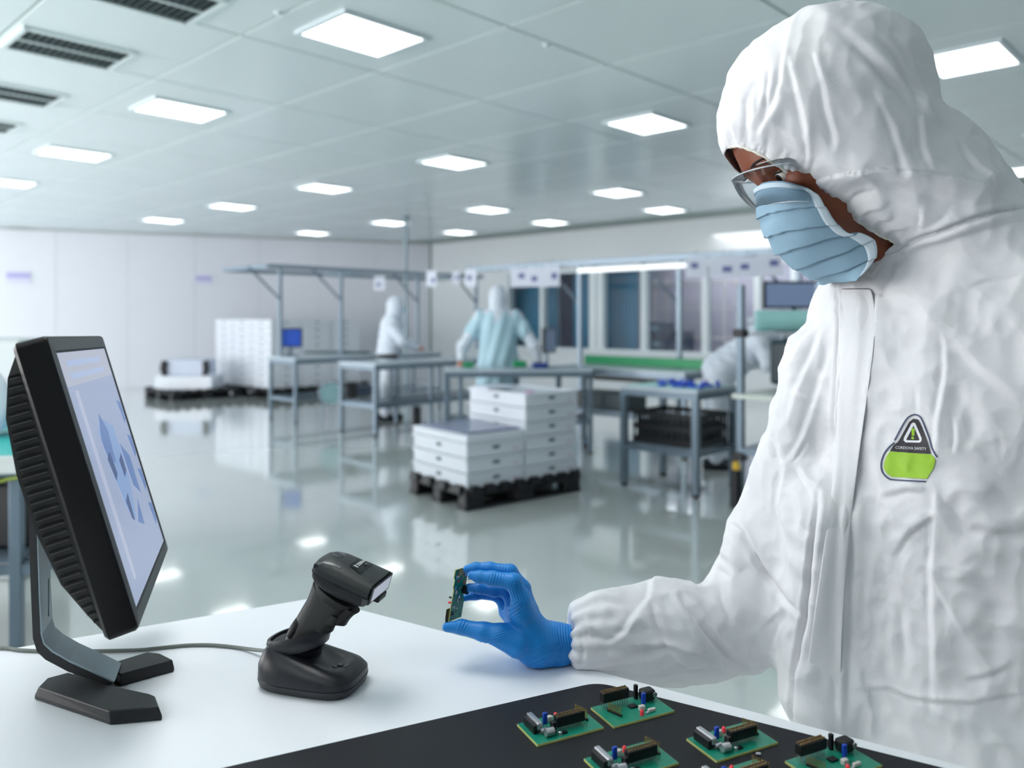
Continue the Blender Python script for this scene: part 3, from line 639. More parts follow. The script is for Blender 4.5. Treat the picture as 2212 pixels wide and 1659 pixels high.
# ---------------- background workers
M_suit2=mat('far_coverall_white',S(212,220,232),0.6,noise=0.03); M_gown=mat('pale_blue_gown',S(176,208,222),0.6,noise=0.04,nscale=8); M_skin2=mat('far_skin',S(190,130,110),0.6); M_shoe=mat('dark_shoe',S(24,34,44),0.5); M_glv=mat('far_glove',S(190,120,115),0.6)
def bgworker(label,loc,yaw,hands,lean=0.0,gown=False,legs=((0.06,0.12),(-0.05,-0.12)),H=1.7,glove=False):
    t=thing('person',label,'person',loc,yaw)
    s=H/1.7; hip=np.array([0,0,0.92])*s; ch=np.array([math.sin(lean)*0.42,0,0.92+math.cos(lean)*0.42])*s; hd=ch+np.array([math.sin(lean*1.1)*0.26+0.02,0,math.cos(lean*1.1)*0.27])*s
    h=0.016; (X,ax)=grid3((-0.75,-0.65,-0.01),(0.95,0.65,1.85),h)
    sh=[ch+np.array([0,0.19*q,0.04])*s for q in(1,-1)]
    elb=[]
    for q,hn in zip((1,-1),hands):
        hn=np.array(hn); m=(sh[0 if q==1 else 1]+hn)/2+np.array([-0.05,0.09*q,-0.09]); elb.append(m)
    # body: head, neck, torso, limbs in one surface
    f=sde(X,hd,(0.10,0.078,0.125)); f=smin(f,sdc(X,hd-np.array([0.0,0,0.05]),ch+np.array([0,0,0.05]),0.055,0.06),0.03)
    f=smin(f,sdc(X,ch,hip,0.13,0.12),0.05)
    for i,q in enumerate((1,-1)):
        hn=np.array(hands[i]); f=smin(f,sdc(X,sh[i],elb[i],0.045,0.038),0.03); f=smin(f,sdc(X,elb[i],hn,0.038,0.03),0.02)
        d=(hn-elb[i])/np.linalg.norm(hn-elb[i]); pe=np.cross(d,[0,0,1]); pe/=np.linalg.norm(pe)+1e-9
        f=smin(f,sdc(X,hn,hn+d*0.05,0.035,0.035),0.02)
        for k in range(4): f=np.minimum(f,sdc(X,hn+d*0.05+pe*(k-1.5)*0.02,hn+d*(0.12+0.01*(k in(1,2)))+pe*(k-1.5)*0.023-np.array([0,0,0.02]),0.0115,0.009))
        f=np.minimum(f,sdc(X,hn+pe*0.03*q,hn+d*0.06+pe*0.06*q,0.013,0.01))
        lx,ly=legs[i]; f=smin(f,sdc(X,hip+np.array([0,0.09*q,0]),(lx,ly,0.10),0.08,0.045),0.03)
    V,Q=surf(f,ax,h); V=relax(V,Q,2); mkobj('body',V,Q,M_glv if glove else M_skin2,t,'all',world=False)
    # coverall
    g=sdc(X,ch,hip,0.165,0.17); g=smin(g,sdc(X,sh[0],sh[1],0.085,0.085),0.06)
    for i,q in enumerate((1,-1)):
        hn=np.array(hands[i]); g=smin(g,sdc(X,sh[i],elb[i],0.078,0.066),0.04); g=smin(g,sdc(X,elb[i],hn-(hn-elb[i])*0.06,0.066,0.045),0.03)
        lx,ly=legs[i]; g=smin(g,sdc(X,hip+np.array([0,0.09*q,-0.03]),(lx*0.5,(ly+0.09*q)/2,0.5),0.115,0.092),0.05); g=smin(g,sdc(X,(lx*0.5,(ly+0.09*q)/2,0.5),(lx,ly,0.12),0.092,0.07),0.03)
    V,Q=surf(g,ax,h); V=relax(V,Q,2); N=vnorm(V,Q)
    V=V+N*(0.008*np.sin(V[:,2:3]*55+V[:,0:1]*40)*np.sin(V[:,1:2]*30+V[:,2:3]*9)); mkobj('coverall',V,Q,M_suit2,t,'all',world=False)
    # hood with a face opening (facing +x)
    g=sde(X,hd+np.array([-0.012,0,0.0]),(0.125,0.105,0.15)); g=smin(g,sdc(X,hd-np.array([0.02,0,0.08]),ch+np.array([0,0,0.09]),0.09,0.11),0.05)
    cut=sde(X,hd+np.array([0.13,0,0.0]),(0.075,0.062,0.055)); g=np.maximum(g,-cut)
    V,Q=surf(g,ax,h); V=relax(V,Q,1); mkobj('hood',V,Q,M_suit2 if not gown else mat('far_hood',S(206,214,226),0.6),t,'all',world=False)
    # mask
    g=sde(X,hd+np.array([0.055,0,-0.05]),(0.065,0.07,0.055)); V,Q=surf(g,ax,h); mkobj('face_mask',V,Q,mat('far_mask',S(170,200,225),0.6),t,'all',world=False)
    if gown:
        g=sdstack(X,[(0.62*s,0,0,0.20,0.25),(0.92*s,0,0,0.19,0.225),(1.15*s,ch[0]*.6,0,0.185,0.22),(1.36*s,ch[0],0,0.17,0.235),(1.44*s,ch[0],0,0.12,0.17),(1.47*s,ch[0],0,0.06,0.08)],((1,0),(0,1)))
        for i in(0,1): g=smin(g,sdc(X,sh[i],sh[i]+(elb[i]-sh[i])*0.5,0.092,0.088),0.04)
        V,Q=surf(g,ax,h); V=relax(V,Q,2); N=vnorm(V,Q); V=V+N*(0.008*np.sin(V[:,1:2]*45+V[:,2:3]*12)); mkobj('gown',V,Q,M_gown,t,'all',world=False)
    for i,q in enumerate((1,-1)):
        lx,ly=legs[i]; a=Vector((lx-0.06,ly,0.045)); m=MB(); rg=[]
        for x,r,z in((-0.06,0.03,0.05),(0,0.045,0.055),(0.08,0.045,0.045),(0.16,0.045,0.035),(0.20,0.025,0.03)):
            rg.append([Vector((a.x+x,a.y+r*math.cos(th),max(0,z+z*math.sin(th)))) for th in [2*math.pi*k/12 for k in range(12)]])
        m.loft(rg); m.build('shoe',M_shoe,t,world=False,smooth=60)
    return t
p=UV(v_at and 0,0); r_=(840-CX)/F; d_=8.85/(r_*VD.x+VD.y); p=Vector((r_*d_,d_,0)); bgworker('worker in white coverall standing in profile behind the long bench',Vector((p.x,p.y,0)),0.15,((0.38,0.14,1.02),(0.40,-0.10,1.00)),0.12,H=1.66)
p=G(1076,960); bgworker('worker in pale blue gown seen from behind, leaning on the bench',Vector((-0.16,9.08,0)),math.pi/2,((0.0,0.42,0.93),(-0.05,-0.46,0.93)),0.1,gown=True,H=1.74)
p=G(1560,1010); bgworker('worker in white coverall bending over the bench beside the man',Vector((p.x-0.02,7.55,0)),-0.15,((0.55,0.12,0.95),(0.55,-0.14,0.95)),0.95,H=1.70)
# ============================================================ FOREGROUND
M_desk=mat('desk_laminate',S(232,235,240),0.35,noise=0.01,nscale=300,bump=0.08,bscale=900)
M_mat=mat('rubber_mat',S(26,29,34),0.6,spec=0.3,noise=0.06,nscale=400,bump=0.15,bscale=1200); M_matedge=mat('mat_edge_blue',S(25,45,120),0.5)
TOP=DESK
C_=Vector((-0.352,1.427,0)); ER=Vector((0.848,-0.53,0)).normalized(); EL=Vector((-0.879,-0.476,0)).normalized()
EL=(Vector((-0.711,1.233,0))-C_).normalized()
desk=thing('worktable','white laminate worktable in front carrying the scanner, monitor and rubber mat','table',Vector((-0.1,0.8,0)))
pts=[C_,C_+ER*1.75,C_+ER*1.75+Vector((-0.5,-0.85,0)),Vector((-0.5,0.05,0)),C_+EL*1.25+Vector((0.25,-0.55,0)),C_+EL*1.25]
pts=[(p.x,p.y) for p in pts]
# keep clear of the camera: the table runs under and past it
MB().prism(pts,TOP-0.03,TOP).build('table_top',M_desk,desk,bevel=0.003)
for p in (C_+ER*0.08+EL*0.08,C_+ER*1.6-Vector((.1,.1,0)),C_+EL*1.15+Vector((.05,-.08,0)),Vector((-0.4,0.2,0)),C_+ER*1.6+Vector((-0.45,-0.7,0))):
    MB().box(Vector((p.x,p.y,(TOP-0.03)/2)),(0.05,0.05,TOP-0.031)).build('leg',M_steel,desk,bevel=0.004)
def on(px,py,z=TOP): return G(px,py,z)
# ---- rubber mat
mc_=on(1290,1477); ml=(on(560,1645)-mc_).normalized(); mr=(on(1880,1624)-mc_).normalized()
def rounded(c,a,b,r,n=6):
    out=[]; p0=c+a*r; p1=c+b*r
    for k in range(n+1):
        t=k/n; q=p0*(1-t)**2+c*2*t*(1-t)+p1*t*t; out.append(q)
    return out
mp=rounded(mc_,ml,mr,0.022)+[mc_+mr*0.95,mc_+mr*0.95+ml*0.75,mc_+ml*0.72]
mp=[(p.x,p.y) for p in mp]
t=thing('rubber_mat','black rubber mat with a blue edge lying across the worktable','mat',Vector((mc_.x,mc_.y-.2,TOP)))
MB().prism(mp,TOP+0.0002,TOP+0.0016).build('edge_layer',M_matedge,t)
MB().prism([(p[0],p[1]) for p in mp],TOP+0.0016,TOP+0.0026,ins=0.0008).build('top_layer',M_mat,t)
MATZ=TOP+0.0027
# ---- circuit boards
M_pcb=mat('board_green',S(20,128,104),0.3,noise=0.25,nscale=130); M_pcbe=mat('board_edge',S(196,196,120),0.5); M_gold=mat('gold_pins',S(190,150,80),0.3,0.8)
M_comp=mat('black_component',S(18,18,22),0.4); M_cap=mat('blue_capacitor',S(25,70,185),0.35); M_red=mat('red_led',S(225,60,75),0.25,emit=(0.8,0.05,0.06),es=0.12); M_silver=mat('silver_can',S(200,200,205),0.25,0.8); M_white=mat('white_component',S(205,200,195),0.4); M_print=mat('board_print',S(215,225,215),0.5)
def board(label,px,py,kind,L=0.080,D=0.047,ang=26,sc_=1.0,group='circuit boards on the rubber mat'):
    c=on(px,py,MATZ); t=thing('circuit_board',label,'circuit board',Vector((c.x,c.y,MATZ)),math.radians(ang),group); t.scale=(1.13,1.13,1.13)
    def b(name,x,y,z,sx,sy,sz,m,bevel=0.0,par=None,ax=None): 
        return MB().box((x*L,y*D,z+sz/2+0.0022),(sx,sy,sz),ax).build(name,m,par or t,world=False if par is None else False,bevel=bevel)
    MB().box((0,0,0.0011),(L,D,0.0022)).build('board_core',M_pcbe,t,world=False)
    MB().box((0,0,0.00225),(L-0.0006,D-0.0006,0.0002)).build('solder_mask',M_pcb,t,world=False)
    def header(x,y,L1,n,ax,two=True,h=0.0105,lift=0.004):
        ay=Vector((-ax.y,ax.x,0)); c=Vector((x*L,y*D,0.0022+lift))
        MB().box(c+Vector((0,0,h/2)),(L1,0.0085,h),ax,ay).build('header_socket',M_comp,t,world=False,bevel=0.0005)
        g=MB(); g2=MB()
        for i in range(n):
            for s in((-1,1) if two else (0,)):
                g.box(c+ax*(-L1/2+(i+.5)*L1/n)+ay*(s*0.0021)+Vector((0,0,h+0.0004)),(L1/n*0.45,0.0012,0.0014),ax,ay)
                g2.box(c+ax*(-L1/2+(i+.5)*L1/n)+ay*(s*0.0021)+Vector((0,0,-lift/2)),(0.0006,0.0006,lift),ax,ay)
        o=g.build('socket_contacts',M_gold,t,world=False); o['kind']='stuff'; o=g2.build('socket_pins',M_silver,t,world=False); o['kind']='stuff'
    def pinrow(x,y,n,ax,h=0.012):
        c=Vector((x*L,y*D,0.0022)); g=MB()
        MB().box(c+Vector((0,0,0.0012)),(n*0.0024,0.0025,0.0024),ax).build('pin_strip',M_comp,t,world=False)
        for i in range(n): g.box(c+ax*((i-(n-1)/2)*0.0024)+Vector((0,0,h/2)),(0.0007,0.0007,h),ax)
        o=g.build('pins',M_gold,t,world=False); o['kind']='stuff'
    def cap(x,y): 
        b('blue_capacitor',x,y,0.003,0.0052,0.0032,0.0125,M_cap,0.001); 
        for s in(-1,1): MB().tube([(x*L+s*0.0018,y*D,0.0022),(x*L+s*0.0018,y*D,0.006)],0.0004,6).build('lead',M_silver,t,world=False)
    def led(x,y):
        MB().tube([(x*L,y*D,0.0022),(x*L,y*D,0.0065),(x*L,y*D,0.008),(x*L,y*D,0.0088)],[0.0022,0.0022,0.0016,0.0004],10).build('red_led',M_red,t,world=False,smooth=50)
    def can(x,y,r=0.0028,h=0.008,ax=Vector((0,0,1))):
        p=Vector((x*L,y*D,0.0022)); MB().tube([p,p+ax*h*0.9,p+ax*h],[r,r,r*0.75],14).build('metal_can',M_silver,t,world=False,smooth=50)
    if kind==1:
        header(0.1,-0.12,0.034,10,Vector((1,0,0))); pinrow(0.36,0.10,8,Vector((0.3,-1,0)).normalized(),0.012)
        # card socket with silver shell at left
        b('dsub_shell',-0.34,0.16,0.004,0.006,0.026,0.0075,M_silver,0.001); b('dsub_body',-0.39,0.16,0.0,0.006,0.024,0.009,M_comp,0.0005)
        MB().tube([(-0.32*L,-0.30*D,0.007),(-0.20*L,-0.30*D,0.007)],0.0042,14).build('screw_post',M_silver,t,world=False,smooth=50)
        MB().tube([(-0.34*L,-0.12*D,0.0045),(-0.24*L,-0.12*D,0.0045)],0.003,12).build('screw_post',M_silver,t,world=False,smooth=50)
        b('regulator',-0.17,-0.20,0.0,0.0045,0.0065,0.012,M_comp,0.0005); cap(-0.20,0.10)
        b('white_component',-0.08,0.28,0,0.007,0.005,0.006,M_white,0.001); b('white_component',-0.02,0.10,0,0.008,0.0035,0.004,M_white,0.0008); led(0.04,0.34)
        can(-0.12,-0.36,0.002,0.004); b('chip',-0.05,-0.33,0,0.007,0.004,0.0018,M_comp)
    else:
        header(-0.17,0.33,0.034,11,Vector((1,0,0)),lift=0.0075); pinrow(-0.30,-0.02,8,Vector((0.35,-1,0)).normalized(),0.010)
        b('power_jack',0.34,0.22,0.001,0.016,0.013,0.012,M_comp,0.0025); MB().tube([(0.34*L+0.006,0.22*D-0.0078,0.010),(0.34*L+0.006,0.22*D-0.0064,0.010)],0.0028,14).build('jack_ring',M_silver,t,world=False,smooth=50)
        b('jack_bracket',0.22,0.40,0.0,0.004,0.004,0.016,M_comp,0.0005); cap(0.18,-0.02)
        led(0.02,-0.34); b('white_component',0.10,-0.14,0,0.007,0.005,0.0055,M_white,0.001); b('white_component',0.20,-0.30,0,0.010,0.0035,0.004,M_white,0.0012); can(0.10,-0.36,0.0016,0.003)
        b('chip',0.04,0.08,0,0.009,0.007,0.002,M_comp)
    for k in range(6):
        r=random.Random(k+kind*9); b('print_mark',r.uniform(-.42,.42),r.uniform(-.42,-.3) if k%2 else r.uniform(.38,.44),0.0,0.004,0.0007,0.0001,M_print)
    return t
board('green circuit board nearest the gloved hand side, left of all boards, with silver screw posts',1210,1572,1)
board('green circuit board with tall black header and power jack near the mat corner',1366,1536,2)
board('green circuit board with silver screw posts beside the table edge, right of the front ones',1581,1604,1)
board('green circuit board with silver posts cut by the bottom edge of the picture',1363,1648,1)
board('green circuit board with power jack cut by the bottom edge, far right',1800,1653,2)
board('circuit board almost wholly below the frame, only its black header showing',1600,1693,1)
# small black connector on the mat
p=on(1638,1632,MATZ); tag(MB().box(p+Vector((0,0,0.0015)),(0.006,0.004,0.003)).build('loose_part',M_silver,None,bevel=0.0008),'tiny loose silver part lying on the mat between the boards','component')
# ============================================================ MONITOR
M_bez=mat('monitor_black',S(12,11,12),0.42,bump=0.12,bscale=900,spec=0.4); M_bezf=mat('monitor_bezel',S(52,56,60),0.38,bump=0.1,bscale=900); M_ven=mat('monitor_back',S(38,38,38),0.5,bump=0.1,bscale=800)
M_scr=glowmat('lcd_screen',S(146,158,186)); M_scrt=glowmat('lcd_light',S(164,170,186)); M_cad=glowmat('lcd_blue_shape',S(92,118,168)); M_cadd=glowmat('lcd_dark_blue',S(62,80,122)); M_cadl=glowmat('lcd_pale_blue',S(124,150,192))
A=W(298,1364,0.947); B=W(97,725,0.923)
up=(B-A); Hh=up.length; up.normalize()
Fr=W(381,1237,1.285)
wv=W(303,992,1.295)-(A+B)/2; wv=(wv-up*wv.dot(up)); Wd=wv.length; wv.normalize(); nf=wv.cross(up).normalized()
if nf.x<0: nf=-nf
mon=thing('monitor','black flat monitor tilted back with a pale blue drawing on screen','monitor',Vector((-0.50,1.07,TOP)))
def mp3(u,v,w=0.0): return A+wv*(u*Wd)+up*(v*Hh)+nf*w
def panel(u0,u1,v0,v1,w0,w1,name,m,bev=0.0,par=mon):
    c=mp3((u0+u1)/2,(v0+v1)/2,(w0+w1)/2); return MB().box(c,((u1-u0)*Wd,abs(w1-w0),(v1-v0)*Hh),wv,nf,up).build(name,m,par,bevel=bev,segs=3)
T=0.036
bz=MB()
fb=0.055
rings=[]
def rr_(ins,w,r):
    out=[]; x0,x1,y0,y1=ins,Wd-ins,ins,Hh-ins
    for cx,cy,a0 in((x1-r,y1-r,0),(x0+r,y1-r,90),(x0+r,y0+r,180),(x1-r,y0+r,270)):
        for k in range(5):
            a=math.radians(a0+k*22.5); out.append(A+wv*(cx+r*math.cos(a))+up*(cy+r*math.sin(a))+nf*w)
    return out
bw=0.019
hs=MB().loft([rr_(0.004,-T,0.006),rr_(0.0,-T+0.004,0.008),rr_(0,-0.003,0.008),rr_(0.002,0.0,0.007)]); hs.build('housing',M_bez,mon,smooth=35)
# front bezel (4 bars, slight bevel) and recessed screen
def ringq(insa,wa,insb,wb,name,m):
    ra=rr_(insa,wa,0.006); rb=rr_(insb,wb,0.001); n=len(ra); mbx=MB().add(ra+rb,[(i,(i+1)%n,n+(i+1)%n,n+i) for i in range(n)]); return mbx
q=ringq(0.003,0.0008,bw,0.0022,'',None); o=q.build('bezel',M_bezf,mon)
q=ringq(0.0,0,0,0,'',None)
ra=rr_(bw,0.0022,0.001); rb=rr_(bw+0.003,0.0009,0.0005); n=len(ra); MB().add(ra+rb,[(i,(i+1)%n,n+(i+1)%n,n+i) for i in range(n)]).build('inner_bevel',M_bez,mon)
panel(bw/Wd,1-bw/Wd,bw/Hh,1-bw/Hh,0.0004,0.0010,'screen',M_scr)
sw0,sh0=bw/Wd,bw/Hh
def sc_(name,pts,m,w=0.00125):
    P=[mp3(sw0+(1-2*sw0)*x,sh0+(1-2*sh0)*y,w) for x,y in pts]; P2=[p+nf*0.0001 for p in P]; n=len(P)
    return MB().add(P+P2,[tuple(range(n)),tuple(range(2*n-1,n-1,-1))]+[(i,(i+1)%n,n+(i+1)%n,n+i) for i in range(n)]).build(name,m,mon)
sc_('menu_band',[(0.02,0.86),(0.98,0.86),(0.98,0.99),(0.02,0.99)],M_scrt,0.0011)
for k in range(2): sc_('toolbar_text',[(0.12,0.885+k*0.05),(0.8,0.885+k*0.05),(0.8,0.908+k*0.05),(0.12,0.908+k*0.05)],glowmat('lcd_text',S(158,174,206)))
sc_('side_ruler',[(0.12,0.08),(0.17,0.08),(0.17,0.84),(0.12,0.84)],glowmat('lcd_ruler',S(170,176,198)))
# drawing of a part: several flat plates
sc_('drawing_shape',[(0.30,0.66),(0.42,0.70),(0.62,0.64),(0.62,0.40),(0.50,0.24),(0.40,0.30),(0.34,0.44)],M_cadl,0.0013)
sc_('drawing_shape',[(0.30,0.62),(0.40,0.72),(0.48,0.64),(0.44,0.50),(0.32,0.54)],M_cad,0.0015)
sc_('drawing_shape',[(0.30,0.54),(0.38,0.56),(0.40,0.46),(0.34,0.44)],M_cadd,0.0017)
sc_('drawing_shape',[(0.64,0.56),(0.78,0.48),(0.78,0.30),(0.66,0.36)],M_cad,0.0015)
sc_('drawing_shape',[(0.52,0.50),(0.60,0.52),(0.60,0.44),(0.53,0.42)],M_cadd,0.0017)
sc_('drawing_shape',[(0.40,0.34),(0.48,0.36),(0.46,0.24),(0.42,0.26)],M_cadd,0.0017)
sc_('drawing_shape',[(0.52,0.22),(0.66,0.30),(0.64,0.18)],M_cad,0.0015)
for k in range(4): sc_('drawing_shape',[(0.88,0.74-k*0.17),(0.97,0.72-k*0.17),(0.97,0.64-k*0.17),(0.92,0.62-k*0.17)],M_cad,0.0015)
# back casing: tapers behind housing, with slots along the visible side
def brow(v,dep,ins): return [mp3(0.05+ins,v,-T-dep),mp3(0.95-ins,v,-T-dep)]
prof=[(0.03,0.0),(0.10,0.012),(0.22,0.028),(0.40,0.036),(0.60,0.037),(0.78,0.030),(0.90,0.016),(0.97,0.0)]
L0=[mp3(0.02,v,-T) for v,_ in prof]; L1=[mp3(0.03,v,-T-dp) for v,dp in prof]; R1=[mp3(0.97,v,-T-dp) for v,dp in prof]; R0=[mp3(0.98,v,-T) for v,_ in prof]
MB().grid([L0,L1,R1,R0]).build('back_casing',M_ven,mon)
for i in range(30):
    v=0.075+i*0.0285
    dp=np.interp(v,[p[0] for p in prof],[p[1] for p in prof])
    if dp<0.006: continue
    c=mp3(0.022,v,-T-dp*0.5); MB().box(c-wv*0.0006,(0.0022,dp*0.72,0.0032),wv,nf,up).build('vent_slot',M_bez,mon)
    MB().box(c-wv*0.0009-up*0.0021,(0.0012,dp*0.72,0.0008),wv,nf,up).build('slot_lip',mat('slot_lip',S(110,105,98),0.4),mon)
# stand arm: band swept in side profile, extruded along w (depth)
M_armb=mat('arm_black',S(24,25,28),0.45,bump=0.15,bscale=900); M_arms=mat('arm_silver',S(146,160,168),0.35,0.4)
WH=Vector((wv.x,wv.y,0)).normalized()
def SP(px,py,d=1.055): return W(px,py,d)
outer=[(118,1028),(92,1048),(70,1078),(63,1110),(63,1180),(67,1290),(71,1380),(80,1408),(98,1425),(147,1451),(195,1468),(234,1479)]
inner=[(124,1040),(104,1054),(86,1082),(80,1110),(80,1180),(84,1290),(88,1372),(94,1392),(112,1408),(150,1430),(205,1455),(245,1474)]
Po=[SP(*p) for p in outer]; Pi=[SP(*p) for p in inner]
def band(P,Q,off0,off1,name,m,bev=0):
    n=len(P); vs=[p+WH*off0 for p in P]+[p+WH*off0 for p in Q]+[p+WH*off1 for p in P]+[p+WH*off1 for p in Q]; fs=[]
    for i in range(n-1):
        a,b_,c,d=i,n+i,2*n+i,3*n+i
        fs+=[(a,a+1,b_+1,b_),(c,d,d+1,c+1),(a,c,c+1,a+1),(b_,b_+1,d+1,d)]
    fs+=[(0,n,3*n,2*n),(n-1,3*n-1,4*n-1,2*n-1)]
    return MB().add(vs,fs).build(name,m,mon,bevel=bev)
Pm=[p*0.12+q*0.88 for p,q in zip(Po,Pi)]
band(Po,Pm,0,0.062,'stand_arm',M_armb)
Pi2=[q+(q-p).normalized()*0.0015 for p,q in zip(Po,Pi)]
band(Pm,Pi2,0.001,0.061,'arm_facing',M_arms)
a_=W(104,1265,1.085); MB().box(W(106,1290,1.075),(0.005,0.002,0.05),WH,Vector((1,0,0))).build('arm_slot',mat('slot_pale_metal',S(150,165,168),0.3,0.4),mon)  # slot drawn in a pale metal tone
MB().tube([W(118,1050,1.06)+WH*0.0,W(118,1050,1.06)+WH*0.06],0.014,16).build('hinge',M_armb,mon,smooth=50)
MB().box(W(128,1062,1.085)+Vector((0.008,0,0)),(0.055,0.03,0.05),WH,Vector((1,0,0))).build('mount_plate',M_armb,mon,bevel=0.004)
# foot: two bars in a V joined under the neck
FH=0.017
def footbar(pts,name):
    P=[on(x,y,TOP+FH) for x,y in pts]; c=sum(P,Vector())/len(P)
    lo=[Vector((p.x+(p.x-c.x)*0.06,p.y+(p.y-c.y)*0.03,TOP+0.0005)) for p in P]; n=len(P)
    return MB().loft([lo,[Vector((l.x,l.y,TOP+0.006)) for l in lo],[Vector((p.x,p.y,TOP+FH)) for p in P]]).build(name,M_armb,mon,bevel=0.0015)
footbar([(83,1484),(103,1464),(148,1452),(230,1478),(322,1498),(334,1503),(342,1526),(236,1536)][:],'foot_bar')
footbar([(247,1450),(253,1428),(318,1408),(345,1411),(373,1425),(262,1456)],'foot_bar')
MB().box(W(192,1474,1.088),(0.055,0.030,0.016),Vector((1,-.35,0))).build('neck_block',M_armb,mon,bevel=0.002)
# ============================================================ CABLE
cp=[on(572,1406,TOP+0.012),on(545,1403,TOP+0.006)]+[on(x,y,TOP+0.003) for x,y in((515,1399),(480,1395),(447,1393),(400,1394),(340,1400),(298,1404),(217,1406),(150,1407),(81,1406),(41,1404),(10,1400),(-60,1404),(-160,1420),(-260,1430))]
def smoothpts(P,n=6):
    out=[]
    for i in range(len(P)-1):
        p0=P[max(i-1,0)];p1=P[i];p2=P[i+1];p3=P[min(i+2,len(P)-1)]
        for k in range(n):
            t=k/n; out.append(0.5*((2*p1)+(p2-p0)*t+(2*p0-5*p1+4*p2-p3)*t*t+(3*p1-p0-3*p2+p3)*t**3))
    return out+[P[-1]]
tag(MB().tube(smoothpts(cp),0.0026,10).build('scanner_cable',mat('cable_grey',S(112,118,112),0.45),None,smooth=60),'grey cable running from the scanner cradle leftwards behind the monitor foot','cable')
# ============================================================ SCANNER + CRADLE
M_scn=mat('scanner_shell',S(42,46,47),0.42,bump=0.1,bscale=1500,spec=0.45); M_scn2=mat('scanner_dark',S(28,29,31),0.5,bump=0.1,bscale=1500,spec=0.4); M_hand=mat('scanner_handle',S(48,49,47),0.5,bump=0.1,bscale=1500); M_gloss=mat('gloss_black',S(10,10,12),0.12)
M_cr=mat('cradle_black',S(26,28,34),0.36,bump=0.08,bscale=1500,spec=0.5); M_txt=mat('white_print',S(225,228,230),0.5); M_txt2=mat('grey_print',S(140,145,150),0.5)
SO=Vector((-0.272,1.092,TOP)); e1=Vector((0.97,-0.24,0)).normalized(); e2=Vector((0.24,0.97,0)).normalized(); ez=Vector((0,0,1))
def L3(s,t_,h): return SO+e1*s+e2*t_+ez*h
def sec(c,a,b,A_,B_,n=28,p=2.4,top=None):
    out=[]
    for k in range(n):
        th=2*math.pi*k/n; ct,st=math.cos(th),math.sin(th)
        out.append(c+A_*(a*math.copysign(abs(ct)**(2/p),ct))+B_*(b*math.copysign(abs(st)**(2/p),st)))
    return out
cradle=thing('scanner_cradle','black charging cradle with a flared foot holding the barcode scanner','cradle',SO.copy())
def foot_sec(h,ins,lift_back=0.0,sx=1.0,off=0.0,p=3.6):
    a=0.0715*sx-ins; b=0.051*sx-ins; out=[]
    for k in range(40):
        th=2*math.pi*k/40; ct,st=math.cos(th),math.sin(th)
        s=a*math.copysign(abs(ct)**(2/p),ct); q=b*math.copysign(abs(st)**(2/p),st)
        # narrower towards the back
        q*=1.0 - 0.12*(0.5-s/(2*a))
        out.append(L3(s+off,q,h+lift_back*max(0,(0.5-s/(2*a)))**1.3))
    return out
MB().loft([foot_sec(0.0005,0.006),foot_sec(0.004,0.002),foot_sec(0.012,0.0),foot_sec(0.0125,0.0012)]).build('foot_base',mat('cradle_foot',S(40,41,44),0.45,bump=0.08,bscale=1500),cradle,smooth=35)
fr_=[foot_sec(0.0130,0.0004),foot_sec(0.020,0.001,0.012),foot_sec(0.026,0.006,0.02),foot_sec(0.030,0.014,0.026),foot_sec(0.0315,0.022,0.028),foot_sec(0.0305,0.026,0.028),foot_sec(0.030,0.033,0.030)]
MB().loft(fr_).build('foot_cover',M_cr,cradle,smooth=32)
# neck & collar
hx=Vector((0.50,0,0.866)); HA=(e1*0.52+ez*0.854).normalized()   # handle axis
HB=(e1*0.854-ez*0.52).normalized()
def HC(k): return L3(-0.052,0,0.03)+HA*k
nk=[]
for k,(s,h,a,b) in enumerate([(-0.022,0.024,0.043,0.034),(-0.020,0.031,0.033,0.027),(-0.018,0.038,0.028,0.023),(-0.018,0.045,0.029,0.024),(-0.019,0.051,0.033,0.027)]):
    nk.append(sec(L3(s,0,h),a,b,(e1-ez*0.0).normalized(),e2,p=2.3))
MB().loft(nk).build('neck',M_cr,cradle,smooth=50)
# rear wedge joining foot and collar
wd_=[]
for (s,h,a,b,tl) in [(-0.036,0.012,0.034,0.044,0.0),(-0.038,0.026,0.027,0.040,0.15),(-0.037,0.038,0.024,0.034,0.3),(-0.036,0.050,0.022,0.030,0.35)]:
    wd_.append(sec(L3(s,0,h),a,b,(e1+ez*tl*-1.0*-1).normalized(),e2,p=2.6))
MB().loft(wd_).build('rear_wedge',M_cr,cradle,smooth=40)
CA=(e1*0.965+ez*0.26).normalized(); CN=(ez*0.965-e1*0.26).normalized()
cc=L3(-0.021,0,0.060)
ro=[sec(cc-CN*0.012,0.040,0.029,CA,e2,p=2.4),sec(cc-CN*0.004,0.044,0.032,CA,e2,p=2.4),sec(cc+CN*0.004,0.0445,0.0325,CA,e2,p=2.4),sec(cc+CN*0.009,0.042,0.0305,CA,e2,p=2.4),sec(cc+CN*0.0085,0.038,0.0275,CA,e2,p=2.4),sec(cc-CN*0.006,0.0365,0.026,CA,e2,p=2.4)]
MB().loft(ro).build('collar',M_cr,cradle,smooth=40)
# indicator
MB().loft([sec(L3(0.043,-0.004,0.0302),0.0115,0.0095,e1,e2,p=2.2),sec(L3(0.043,-0.004,0.0316),0.0105,0.0085,e1,e2,p=2.2),sec(L3(0.043,-0.004,0.0308),0.0075,0.006,e1,e2,p=2.2)]).build('indicator_ring',M_cr,cradle,smooth=40)
MB().box(L3(0.043,-0.004,0.0318),(0.0085,0.0070,0.0006),e1,e2).build('indicator_window',M_gloss,cradle,bevel=0.0002)
g=MB()
for i in range(4): g.box(L3(0.0405+i*0.0016,-0.004,0.0322),(0.0008,0.0036-(i%2)*0.001,0.0001),e1,e2)
o=g.build('indicator_symbol',M_txt2,cradle); o['kind']='stuff'
